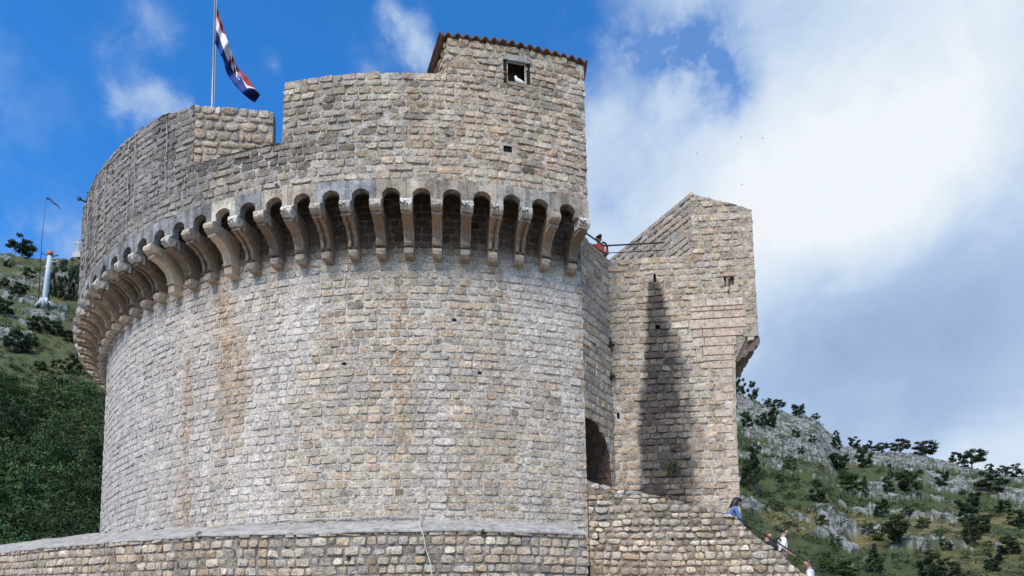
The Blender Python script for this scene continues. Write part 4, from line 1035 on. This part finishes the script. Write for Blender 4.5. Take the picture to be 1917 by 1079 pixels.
M_HAIRD = plain('dark_hair', (.010, .008, .008), .5, .4, 30); M_HAIRB = plain('brown_hair', (.035, .02, .013), .6, .4, 30); M_DENIM = fabric('denim_shirt', (.10, .17, .33)); M_WHITE = fabric('white_cotton', (.78, .78, .80), .08)
M_BLK = fabric('black_cloth', (.02, .022, .03)); M_RED = fabric('orange_red_shirt', (.62, .10, .06)); M_TRS = fabric('dark_trousers', (.04, .045, .06)); M_AUB = plain('auburn_hair', (.11, .045, .02), .6, .4, 30)
R90 = -math.pi/2
# walker on the curtain wall walk
pw = atY(1120, 443, 20.0)
person((pw[0], pw[1], pw[2]-1.72), math.pi*1.0+.25, 'person in orange-red shirt and dark cap behind the iron railing on the high wall', M_RED, M_TRS, M_BLK, 'cap', arms={'l': ((-.26, .08, 1.16), (-.06, .22, 1.12)), 'r': ((.26, .08, 1.16), (.08, .24, 1.14))})
bp_ = thing('backpack', 'white and black rucksack strapped on the person by the iron railing', 'backpack', (pw[0]+.20, pw[1]+.05, pw[2]-.5))
mb = MB(); mb.ball((pw[0]+.19, pw[1]+.10, pw[2]-.42), (.09, .14, .20), 12, 9); mb.build('bag', M_WHITE, bp_, smooth=True)
mb = MB(); mb.tube([(pw[0]+.13+.13*math.sin(a), pw[1]-.02, pw[2]-.42+.22*math.cos(a)) for a in np.linspace(-.2, 3.3, 12)], .028, 8); mb.build('strap', M_BLK, bp_, smooth=True)
YP = 18.33
# woman leaning on the handrail
p1_ = atY(1374, 951, YP)
person((p1_[0]-.20, YP, p1_[2]-1.36), R90+.15, 'person with long black hair and denim shirt leaning forward over the stair handrail', M_DENIM, M_TRS, M_HAIRD, 'long', lean=.42, headtilt=(.25, 0), sleeve=1.,
       arms={'l': ((-.20, .18, 1.18), (-.16, .36, .98)), 'r': ((.20, .22, 1.14), (.20, .42, .90))}, H=1.66)
# man with white t-shirt
p2_ = atY(1465, 997, YP)
person((p2_[0]-.05, YP, p2_[2]-1.66), R90-.1, 'person in white t-shirt with short dark hair walking down the stairs, middle of the group', M_WHITE, M_TRS, M_HAIRB, 'short', lean=.06, headtilt=(.3, 0),
       arms={'l': ((-.23, .02, 1.14), (-.2, .16, .95)), 'r': ((.22, -.04, 1.15), (.18, .17, 1.04))}, H=1.76)
bk = thing('backpack', 'black backpack on the back of the person in the white t-shirt', 'backpack', (p2_[0]-.28, YP, p2_[2]-.6))
mb = MB(); mb.ball((p2_[0]-.29, YP-.02, p2_[2]-.42), (.13, .16, .24), 12, 9); mb.build('bag', M_BLK, bk, smooth=True)
mb = MB(); mb.tube([(p2_[0]-.22+.16*math.sin(a), YP-.17, p2_[2]-.36+.18*math.cos(a)) for a in np.linspace(-.6, 3.4, 12)], .022, 8); mb.build('strap', M_BLK, bk, smooth=True)
p3_ = atY(1434, 1000, YP+.15)
person((p3_[0], YP+.15, p3_[2]-1.62), R90-.5, 'person with reddish hair half hidden by the stair wall beside the black backpack', M_BLK, M_TRS, M_AUB, 'short', headtilt=(.35, 0), H=1.66)
p4_ = atY(1514, 1050, YP)
person((p4_[0]+.02, YP, p4_[2]-1.72), R90+2.6, 'person with shaved head and white shirt, lowest on the stairs', M_WHITE, M_TRS, None, headtilt=(.3, .0), H=1.74, sleeve=1., headturn=.5)


# ------------------------------------------------------------------ terrain: one sheet with the rocky ridge
RID = np.array([(-180, .02), (-110, .10), (-70, .36), (-42, .470), (-36.6, .487), (-34.8, .490), (-32, .503), (-26.9, .50), (-10, .45), (10, .39), (17.94, .352), (20.43, .325), (22.67, .308), (23.6, .300), (25.4, .260), (27.86, .247), (30.8, .230), (33.25, .212), (36.05, .194), (41, .157), (60, .08), (90, .03), (180, .02)])
def ridge_tan(az): return np.interp(az, RID[:, 0], RID[:, 1])
def ridge_r(az): return np.interp(az, [-180, -60, -20, 10, 18, 60, 180], [300, 430, 430, 360, 330, 330, 300])
R0 = 75.
def rockmask(X, Y, az, t):
    # outcrop bands that run down to the right, more of them toward the crest
    a = X*.035+Y*.012; b = (Y*.055-X*.012)
    n = fbm(a*1.0, b*1.5, 1.5, 4, .55); n2 = fbm(X*.12, Y*.12, 4.2, 3)
    right = sstep(az, -5, 8)
    thr = np.where(az > 0, .578, .575)-.10*sstep(t, .55, .95)*right
    cliff = right*sstep(np.abs(az-21.5), 4.2, 2.6)*sstep(t, .60, .74)
    n3_ = fbm(X*.45, Y*.45, 7.7, 3); m = sstep(n*.66+n2*.20+n3_*.14+.12*cliff, thr-.03, thr+.03)
    m = m*np.where(az < -5, sstep(t, .36, .5), 1)
    return np.clip(m, 0, 1)
def terrain(X, Y, fine=True):
    r = np.hypot(X, Y)+1e-6; az = np.degrees(np.arctan2(X, Y)); Rr = ridge_r(az); t = (r-R0)/(Rr-R0)
    zr_ = ridge_tan(az)*Rr; tt = np.clip(t, 0, 1)
    z = zr_*tt**1.12
    over = np.maximum(t-1, 0); z = z*np.exp(-over*1.2)
    m = rockmask(X, Y, az, t)*sstep(t, .03, .1)
    if fine:
        f = sstep(t, .02, .2)*np.exp(-over*2)
        z = z+f*(fbm(X*.03, Y*.03, 2, 3)-.5)*7*np.clip(1-.6*sstep(t, .8, 1), .3, 1)
        rd = 1-np.abs(fbm(X*.16, Y*.16, 8, 4, .6)*2-1); rd2 = 1-np.abs(fbm(X*.55, Y*.55, z*.3, 3, .6)*2-1)
        z = z+f*m*(.2+1.5*(rd**2)+1.0*(rd2**2))+f*(fbm(X*.4, Y*.4, 5, 3)-.5)*1.0
    return np.where(r > 30, z, 0), m, t, az
azs = np.radians(np.concatenate([np.arange(-180, -44, 4), np.arange(-44, -27.5, .09), np.arange(-27.5, 15, 1.2), np.arange(15, 38.5, .052), np.arange(38.5, 50, .5), np.arange(50, 180, 5), [180]]))
rs = np.concatenate([[1, 30, 60], 75+np.linspace(0, 1, 430)**1.15*330, 405+np.linspace(.02, 1, 30)*60, [480, 520, 600, 800, 1200, 2500, 6000]])
Ag, Rg = np.meshgrid(azs, rs, indexing='ij'); X = np.sin(Ag)*Rg; Y = np.cos(Ag)*Rg
Z, Mk, Tt, Az = terrain(X, Y)
na, nr = Ag.shape
gi = np.arange(na*nr).reshape(na, nr)
Ft = np.stack([gi[:-1, :-1], gi[:-1, 1:], gi[1:, 1:], gi[1:, :-1]], -1).reshape(-1, 4)
near = np.clip(1-np.hypot(X, Y)/75, 0, 1)
g1 = fbm(X*.05, Y*.05, 3, 4); g2 = fbm(X*.3, Y*.3, 6, 3)
grass = np.array([.060, .074, .026]); dry = np.array([.17, .150, .075]); dkg = np.array([.026, .042, .016]); rock = np.array([.275, .27, .255])
Cg = grass*np.ones(X.shape+(1,)); Cg = mixc(Cg, sstep(g1, .48, .68)*.7, dry); Cg = mixc(Cg, sstep(g2, .52, .66)*.65, dkg)
Cg = mixc(Cg, sstep(Az, -20, -30)*sstep(Tt, .34, .30), dkg); Cg = mixc(Cg, sstep(Az, -20, -30)*.15*sstep(Tt, .30, .36), np.array([.15, .145, .08]))
rk = rock*(.45+.9*fbm(X*.8, Y*.8, Z*.8, 3))[..., None]
crack = sstep(fbm(X*1.1, Y*1.1, Z*.9, 3, .6), .50, .42)
rk = mulc(rk, crack*.9, (.22, .24, .19)); moss = sstep(fbm(X*.5, Y*.5, Z*.5+9, 3, .6), .52, .60)
Ct = mixc(Cg, sstep(Mk+.35*(g2-.5), .35, .6), np.zeros(3))+(rk*(1-.75*moss[..., None])+np.array([.05, .07, .025])*.75*moss[..., None])*np.clip(sstep(Mk+.35*(g2-.5), .35, .6), 0, 1)[..., None]
Ct = mixc(Ct, sstep(near, .02, .12), (.42, .37, .30))
mt, N, b = new_mat('hillside'); tc = N.n('ShaderNodeTexCoord').outputs['Object']; base = N.n('ShaderNodeAttribute', attribute_name='tint').outputs['Color']
k1 = N.noise(tc, 1.6, 6, .7, .5); nd = mt.node_tree.nodes.new('ShaderNodeVectorMath'); nd.operation = 'SCALE'; mt.node_tree.links.new(base, nd.inputs[0]); mt.node_tree.links.new(N.mr(k1, .3, .7, .55, 1.45, False), nd.inputs['Scale'])
mt.node_tree.links.new(nd.outputs[0], b.inputs['Base Color']); bpn = N.n('ShaderNodeBump'); bpn.inputs['Distance'].default_value = .7; mt.node_tree.links.new(N.noise(tc, .9, 7, .7), bpn.inputs['Height']); mt.node_tree.links.new(bpn.outputs[0], b.inputs['Normal'])
hill = mesh_obj('hillside', np.stack([X, Y, Z], -1).reshape(-1, 3), Ft, mt, None, Ct.reshape(-1, 3), smooth=False); tag(hill, kind='structure')

def hit(px, py, lo=76., hi=470.):
    d = ray(px, py); h = np.hypot(d[0], d[1]); rr = np.linspace(lo, hi, 1600); P = EYE[None]+d[None]*(rr/h)[:, None]
    z = terrain(P[:, 0], P[:, 1])[0]; k = np.argmax(z > P[:, 2])
    return P[k] if z[k] > P[k, 2] else None
def at_ridge(px, back=3.):
    d = ray(px, 700); az = math.degrees(math.atan2(d[0], d[1])); rr = np.linspace(150, 430, 600); X_ = rr*math.sin(math.radians(az)); Y_ = rr*math.cos(math.radians(az))
    z = terrain(X_, Y_)[0]; k = int(np.argmax((z-1.6)/rr)); return np.array([X_[k], Y_[k], z[k]])

# ------------------------------------------------------------------ trees
def leaf_mat(name, c1, c2):
    m, N, b = new_mat(name); tc = N.n('ShaderNodeTexCoord').outputs['Object']; f = N.noise(tc, .8, 4, .65)
    N.t.links.new(N.mix(N.mr(f, .35, .65, 0, 1, False), tuple(c1)+(1,), tuple(c2)+(1,)), b.inputs['Base Color']); b.inputs['Roughness'].default_value = .75; b.inputs['Specular IOR Level'].default_value = .15
    return m
M_PINE = leaf_mat('pine_needles', (.014, .022, .010), (.036, .052, .020)); M_PINEL = leaf_mat('pine_needles_light', (.026, .045, .014), (.075, .105, .028)); M_BARK = plain('bark', (.09, .07, .055), .9, .3, 6)
def crown(rng, kind, nq=520, ls=1.):
    """unit tree: height 1; returns quads verts, faces and limb ends"""
    cl = []
    if kind == 'spread':       # umbrella pine
        for _ in range(34):
            a = rng.uniform(0, 6.28); r = .42*math.sqrt(rng.uniform(0, 1)); cl.append((r*math.cos(a), r*math.sin(a), .50+rng.uniform(-.36, .40)*(1-r*1.1), rng.uniform(.09, .17)))
    elif kind == 'cone':
        for _ in range(34):
            z = rng.uniform(.12, .97); a = rng.uniform(0, 6.28); r = .30*(1-z)**.75*rng.uniform(.5, 1.15)+.01; cl.append((r*math.cos(a), r*math.sin(a), z, rng.uniform(.05, .11)))
    else:                      # round bush
        for _ in range(26):
            a = rng.uniform(0, 6.28); z = rng.uniform(.12, .88); r = .42*math.sqrt(max(.02, 1-((z-.45)/.5)**2))*rng.uniform(.4, 1.05); cl.append((r*math.cos(a), r*math.sin(a), z, rng.uniform(.09, .17)))
    cl = np.array(cl); which = rng.integers(0, len(cl), nq); d = rng.normal(0, 1, (nq, 3)); d /= np.linalg.norm(d, axis=1)[:, None]
    P = cl[which, :3]+d*cl[which, 3:4]*rng.uniform(.35, 1.05, (nq, 1))*np.array([1, 1, .62])
    a = rng.normal(0, 1, (nq, 3)); a /= np.linalg.norm(a, axis=1)[:, None]; b = np.cross(a, d); b /= np.linalg.norm(b, axis=1)[:, None]+1e-6
    s = rng.uniform(.030, .060, (nq, 1))*(520/nq)**.3*ls
    V = np.stack([P-a*s, P+b*s*.55, P+a*s, P-b*s*.55], 1).reshape(-1, 3); F = np.arange(nq*4).reshape(-1, 4)
    return V, F, cl
def tree_unit(seed, kind, mat, nq=2800):
    rng = np.random.default_rng(seed); V, F, cl = crown(rng, kind, nq, 1.25)
    t = empty({'spread': 'pine_tree', 'cone': 'cypress_tree', 'round': 'shrub'}[kind]); mesh_obj('crown', V, F, mat, t, world_space=False)
    mb = MB(); h0 = .62 if kind == 'spread' else .5; mb.tube([(0, 0, -.12), (.01, .01, .15), (.0, .02, h0)], [.030, .024, .012], 7)
    for c in cl[:7]: mb.tube([(0, .01, h0*.55), tuple((c[:3]*.5+np.array([0, 0, h0*.3]))), tuple(c[:3])], [.012, .008, .004], 5)
    mb.build('trunk', M_BARK, t, world_space=False)
    return t
units = {k: [tree_unit(100+i+10*q, kd, mm) for i in range(3)] for q, (k, kd, mm) in enumerate([('spread', 'spread', M_PINE), ('cone', 'cone', M_PINE), ('round', 'round', M_PINE), ('roundl', 'round', M_PINEL)])}
used = {}; cnt = {}
def plant(kind, P, w, h, label, cat, group=None, name=None):
    rr = random.Random(int(P[0]*91+P[1]*7)); i = cnt.get(kind, 0); cnt[kind] = i+1; u = units[kind][i % 3]
    if (kind, i % 3) not in used: used[(kind, i % 3)] = 1; t = u
    else:
        t = u.copy(); COL.objects.link(t)
        for ch in list(u.children):
            c = ch.copy(); COL.objects.link(c); c.parent = t
    t.location = tuple(P); t.scale = (w, w*.9, h); t.rotation_euler[2] = rr.uniform(0, 6.28); tag(t, label, cat, group); return t
pxm = lambda P: np.hypot(P[0], P[1])*1.08/FPX       # metres per photo pixel
ORD = ['first', 'second', 'third', 'fourth', 'fifth', 'sixth', 'seventh', 'eighth', 'ninth', 'tenth', 'eleventh', 'twelfth', 'thirteenth', 'fourteenth', 'fifteenth', 'sixteenth', 'seventeenth', 'eighteenth', 'nineteenth', 'twentieth']
ridge = [(1384, 735, 34, 44, 'round'), (1407, 755, 30, 42, 'round'), (1433, 756, 22, 18, 'spread'), (1453, 762, 34, 20, 'spread'), (1491, 768, 36, 30, 'spread'), (1521, 777, 24, 14, 'roundl'), (1558, 797, 16, 18, 'round'), (1589, 826, 32, 24, 'round'), (1619, 838, 26, 22, 'round'),
         (1641, 839, 32, 22, 'spread'), (1675, 842, 40, 30, 'spread'), (1721, 850, 52, 34, 'spread'), (1776, 866, 32, 24, 'round'), (1805, 865, 56, 38, 'spread'), (1836, 873, 22, 16, 'round'), (1860, 872, 20, 18, 'spread'), (1880, 878, 32, 24, 'round'), (1904, 884, 20, 18, 'round')]
LK = {'round': 'round dark shrub-like pine', 'spread': 'spreading flat-topped pine', 'roundl': 'lighter green low bush'}
for k, (x, y, w, h, kd) in enumerate(ridge):
    P = at_ridge(x); s = pxm(P); az_ = math.atan2(P[0], P[1]); P = P+np.array([math.sin(az_), math.cos(az_), 0])*.5; P[2] -= h*s*.12
    plant(kd, P, w*s*.78, h*s*.95, f'{LK[kd]} on the right skyline, {ORD[k]} counting from the turret', 'tree' if kd != 'roundl' else 'bush', 'trees along the right skyline')
slope = [(1445, 800, 30, 36, 'round'), (1425, 798, 22, 18, 'round'), (1491, 820, 18, 14, 'roundl'), (1407, 915, 40, 56, 'round'), (1479, 880, 24, 22, 'roundl'), (1572, 884, 36, 34, 'spread'), (1617, 876, 32, 34, 'round'), (1579, 900, 30, 20, 'roundl'), (1621, 931, 16, 30, 'cone'), (1531, 941, 28, 36, 'round'),
         (1594, 921, 44, 24, 'roundl'), (1663, 923, 20, 24, 'round'), (1705, 930, 40, 44, 'spread'), (1667, 896, 15, 22, 'cone'), (1765, 910, 24, 22, 'round'), (1857, 923, 46, 30, 'round'), (1652, 968, 28, 26, 'round'), (1677, 1018, 48, 44, 'spread'), (1817, 962, 42, 32, 'round'), (1811, 987, 26, 28, 'round'),
         (1836, 1003, 30, 34, 'spread'), (1820, 1018, 30, 32, 'round'), (1638, 1074, 38, 40, 'cone'), (1744, 1083, 42, 38, 'round'), (1776, 1085, 34, 30, 'round'), (1565, 1027, 20, 18, 'roundl'), (1547, 1072, 34, 34, 'roundl'), (1583, 1082, 44, 26, 'roundl'), (1566, 842, 20, 20, 'round'), (1905, 988, 30, 24, 'round'),
         (1626, 1001, 20, 18, 'roundl'), (1645, 1012, 22, 18, 'roundl'), (1521, 828, 14, 12, 'round'), (1398, 800, 24, 26, 'round'), (1460, 905, 20, 14, 'roundl'), (1500, 850, 14, 12, 'round'), (1730, 990, 24, 16, 'roundl'), (1700, 965, 18, 14, 'round'), (1890, 1040, 34, 26, 'round'), (1770, 1030, 26, 18, 'roundl'), (1860, 1070, 30, 26, 'round'),
         (1413, 850, 22, 20, 'round'), (1540, 985, 22, 16, 'roundl'), (1460, 958, 22, 16, 'roundl'), (1880, 960, 24, 18, 'round')]
def where(x, y):
    h = 'under the right skyline' if y < 880 else ('mid height' if y < 960 else 'low on the right hill')
    s = 'close to the turret' if x < 1450 else ('left part' if x < 1560 else ('mid slope' if x < 1700 else ('right of mid slope' if x < 1800 else 'near the right edge')))
    return s, h
allk = {}
for q in slope: allk.setdefault((q[4],)+where(q[0], q[1]), []).append(q)
for q in allk.values(): q.sort()
for k, (x, y, w, h, kd) in enumerate(slope):
    P = hit(x, y)
    if P is None: continue
    s = pxm(P); P[2] -= h*s*.08; a, b_ = where(x, y)
    grp_ = allk[(kd, a, b_)]; o_ = '' if len(grp_) == 1 else ORD[grp_.index((x, y, w, h, kd))]+' from left, '
    lk = {'round': 'dark round bush', 'roundl': 'lighter green low bush', 'spread': 'dark spreading pine', 'cone': 'slim upright conifer'}[kd]
    plant(kd, P, w*s*1.1, h*s*1.25, f'{lk}, {o_}{b_}, {a}', 'bush' if 'bush' in lk else 'tree', f'{lk}es {b_}, {a}' if 'bush' in lk else f'{lk}s {b_}, {a}')
# left hillside
left = [(28, 476, 62, 52, 'spread', 'dark bushy pine alone on the left skyline'), (100, 556, 26, 78, 'round', 'tall dark tree just behind the white mast, left one'), (121, 562, 44, 90, 'round', 'tall dark tree just behind the white mast, right one'), (141, 566, 34, 84, 'round', 'dark tree between the white mast tree and the tower'),
        (89, 592, 9, 42, 'cone', 'slim black cypress at the foot of the white mast'), (14, 500, 22, 16, 'round', 'small bush on rocks just under the left skyline pine'), (55, 520, 30, 24, 'round', 'dark bush on the slope left of the white mast top'), (35, 556, 44, 34, 'round', 'wide dark bush left of the white mast'),
        (10, 590, 34, 36, 'round', 'bush at the left edge level with the mast foot'), (32, 662, 44, 44, 'spread', 'rounded pine above the forest edge at far left'), (72, 622, 38, 32, 'round', 'bush below the foot of the white mast'), (105, 630, 36, 34, 'round', 'bush under the mast foot, near the tower'), (135, 700, 40, 40, 'round', 'dark bush beside the corbels above the forest edge'),
        (60, 646, 28, 22, 'roundl', 'small light bush in the left clearing'), (105, 690, 26, 20, 'roundl', 'small light bush right of the rounded pine'), (130, 640, 30, 26, 'round', 'bush right against the tower at corbel level'), (75, 694, 24, 18, 'roundl', 'low light bush at the edge of the left forest'), (8, 540, 24, 26, 'round', 'bush at the left edge halfway up to the skyline')]
for (x, y, w, h, kd, lab) in left:
    P = at_ridge(x) if y < 480 else hit(x, y)
    if P is None: continue
    s = pxm(P); P[2] -= h*s*.08; q_ = .62 if y < 580 else .8; plant(kd, P, w*s*1.1*q_, h*s*1.2*(q_ if x < 90 else .72), lab, 'tree' if h > 40 else 'bush', None)
for L_ in units.values():
    for i, u in enumerate(L_):
        if 'label' not in u:
            for ch in list(u.children): bpy.data.objects.remove(ch)
            bpy.data.objects.remove(u)
# pine forest of the left slope (one mass)
rng = np.random.default_rng(77); VV = []; FF = []; off = 0; LU = [crown(np.random.default_rng(300+i), k_, 900, .8) for i, k_ in enumerate(['round', 'spread', 'round', 'spread'])]; ntr = 0; CCf = []
for r_ in np.arange(84, 262, 4.2):
    dth = 4.6/r_
    for a_ in np.arange(math.radians(-44), math.radians(-24), dth):
        rr = r_+rng.uniform(-1.6, 1.6); aa = a_+rng.uniform(-.5, .5)*dth; az_ = math.degrees(aa)
        edge = 198+7*math.sin(az_*1.7)+rng.uniform(-5, 5)
        if rr > edge: continue
        x, y = rr*math.sin(aa), rr*math.cos(aa); z = float(terrain(np.array([x]), np.array([y]))[0][0]); V_, F_, _ = LU[rng.integers(0, 4)]
        h = rng.uniform(6.0, 9.5); w = rng.uniform(5.5, 8.0); ph = rng.uniform(0, 6.28); c, s = math.cos(ph), math.sin(ph)
        P = np.stack([(V_[:, 0]*c-V_[:, 1]*s)*w+x, (V_[:, 0]*s+V_[:, 1]*c)*w+y, V_[:, 2]*h+z-.6], 1); VV.append(P); FF.append(F_+off); off += len(P); ntr += 1
        g = rng.uniform(.6, 1.9); cc = np.array([.036, .058, .020])*g*np.array([rng.uniform(.8, 1.25), 1, rng.uniform(.8, 1.1)]); CCf.append(np.repeat((cc[None]*rng.uniform(.7, 1.3, (len(F_), 1))), 4, 0))
print('forest trees', ntr)
mf, N, b = new_mat('forest_needles'); N.t.links.new(N.n('ShaderNodeAttribute', attribute_name='tint').outputs['Color'], b.inputs['Base Color']); b.inputs['Roughness'].default_value = .8
fo = mesh_obj('pine_forest', np.concatenate(VV), np.concatenate(FF), mf, None, np.concatenate(CCf)); tag(fo, 'dense dark green pine forest covering the slope left of the tower', 'forest', kind='stuff')
# low scrub and tussocks over both slopes (one mass)
VV = []; FF = []; CCf = []; off = 0; LU = [crown(np.random.default_rng(400+i), 'round', 60) for i in range(4)]
def scat(n, a0, a1, r0, r1):
    global off
    A_ = np.radians(rng.uniform(a0, a1, n)); R_ = rng.uniform(r0, r1, n); X_, Y_ = R_*np.sin(A_), R_*np.cos(A_); Z_, M_, T_, _ = terrain(X_, Y_); cl_ = fbm(X_*.06, Y_*.06, 9, 3)
    for x, y, z, m, c_ in zip(X_, Y_, Z_, M_, cl_):
        if c_ < .40+.12*rng.random() or m > rng.uniform(.3, 1.3): continue
        V_, F_, _ = LU[rng.integers(0, 4)]; h = rng.uniform(.5, 1.7); w = h*rng.uniform(1.2, 2.2)
        P = np.stack([V_[:, 0]*w+x, V_[:, 1]*w+y, V_[:, 2]*h+z-.25*h], 1); VV.append(P); FF.append(F_+off); off += len(P)
        CCf.append(np.repeat(np.array([[.040, .058, .020]])*rng.uniform(.5, 1.7), len(P), 0))
scat(3200, 16, 38, 100, 330); scat(2600, -40, -27, 190, 430)
sc_ = mesh_obj('scrub', np.concatenate(VV), np.concatenate(FF), mf, None, np.concatenate(CCf)); tag(sc_, 'low green scrub and tussocks between the rocks of the hillsides', 'scrub', kind='stuff')

# ------------------------------------------------------------------ white mast, far flag mast, cross
def up_from(x, ybase): P = hit(x, ybase); return P, pxm(P)
P, s = up_from(82, 577); mst = thing('harbour_mast', 'thick white mast with orange collar standing on the left hillside', 'mast', tuple(P))
M_WP = plain('white_paint', (.42, .45, .48), .6, .12, 2); M_OR = plain('orange_paint', (.42, .12, .06), .6, .12, 2)
s *= .90; H_ = 92*s; L3 = lambda x, z, y=0: (P[0]+x*s, P[1]+y*s, P[2]+z*s)
mb = MB(); mb.tube([L3(0, 0), L3(1, 14), L3(3, 50), L3(6, 92)], [4.4*s, 4.2*s, 4.0*s, 3.6*s], 14); mb.build('shaft', M_WP, mst, smooth=True)
mb = MB(); mb.tube([L3(6, 92), L3(6, 95), L3(6.2, 100)], [4.1*s, 4.9*s, 4.2*s], 14); mb.build('collar', M_OR, mst, smooth=True)
for sx in (-1, 1):
    mb = MB(); mb.tube([L3(2*sx, 16), L3(7*sx, 9), L3(15*sx+1, 3)], [4*s, 3.4*s, 3.0*s], 8); mb.build('foot', M_WP, mst, smooth=True)
    mb = MB(); mb.tube([L3(6, 90), L3(6+14*sx, 97 if sx < 0 else 93)], .8*s, 6); mb.build('arm', M_RAIL, mst)
mb = MB(); mb.tube([L3(-2, 72), L3(6, 80), L3(20, 82)], 1.1*s, 6); mb.build('bracket_arm', M_WP, mst)
yt = 380; base = P[2]+88*s
fm = thing('signal_mast', 'thin dark mast with a small streaming pennant above the left skyline', 'mast', (P[0]-8*s, P[1]-2*s, P[2]))
mb = MB(); mb.tube([(P[0]-8*s, P[1]-2*s, P[2]), (P[0]-8*s, P[1]-2*s, P[2]+120*s), (P[0]-4*s, P[1]-2*s, P[2]+196*s)], [.7*s, .5*s, .3*s], 8); mb.build('mast_pole', M_RAIL, fm, smooth=True)
V = []; F = []
for i in range(13):
    q = i/12; xx = -4+24*q; zz = 196-5*q*1.5-14*q*q+1.5*math.sin(q*9)
    for j in (0, 1): V.append((P[0]+xx*s, P[1]+(-2+2*math.sin(q*8))*s, P[2]+(zz-j*(4.2-1.8*q))*s))
F = [[2*i, 2*i+1, 2*i+3, 2*i+2] for i in range(12)]
pn = mesh_obj('pennant', V, F, plain('pennant_blue', (.02, .03, .09), .8), None); tag(pn, 'small dark blue pennant streaming from the thin mast top', 'pennant'); so = pn.modifiers.new('t', 'SOLIDIFY'); so.thickness = .03
P = at_ridge(135); s = pxm(P); cr_ = thing('hilltop_cross', 'pale stone cross on the left skyline beside the tower', 'cross', tuple(P)); M_CR = plain('cross_stone', (.42, .41, .40), .8)
mb = MB(); mb.box((P[0], P[1], P[2]+2*s), (12*s, 8*s, 8*s)); mb.box((P[0], P[1], P[2]+7*s), (7*s, 6*s, 3*s)); mb.build('plinth', M_CR, cr_)
mb = MB(); mb.box((P[0], P[1], P[2]+18*s), (2.0*s, 2*s, 22*s)); mb.box((P[0], P[1], P[2]+23*s), (13*s, 1.8*s, 2.2*s)); mb.build('cross_beams', M_CR, cr_)
# far gulls
M_GULL = plain('gull_dark', (.08, .08, .09), .8)
for (x, y, lab) in [(1388, 258, 'tiny dark gull high over the turret, upper left of a pair'), (1427, 259, 'tiny dark gull high over the turret, upper right of a pair'), (1305, 288, 'tiny dark gull highest to the left of the turret'), (1389, 346, 'tiny dark gull just above the turret slope')]:
    p_ = atY(x, y, 120.); w = .22; mb = MB()
    t = thing('gull', lab, 'bird', tuple(p_), .9, 'gulls over the turret'); t.scale = (.55,)*3
    mb.tube([(0, -.22, 0), (0, -.05, .02), (0, .12, .02), (0, .22, .03)], [.01, .06, .05, .015], 7); mb.build('body', M_GULL, t, world_space=False)
    for sx in (-1, 1):
        mb = MB(); mb.add([(sx*.03, -.08, .03), (sx*.03, .08, .03), (sx*.25, .07, .13), (sx*.25, -.06, .13), (sx*.52, -.09, .08)], [(0, 1, 2, 3), (3, 2, 4)]); o = mb.build('wing', M_GULL, t, world_space=False); q = o.modifiers.new('t', 'SOLIDIFY'); q.thickness = .015
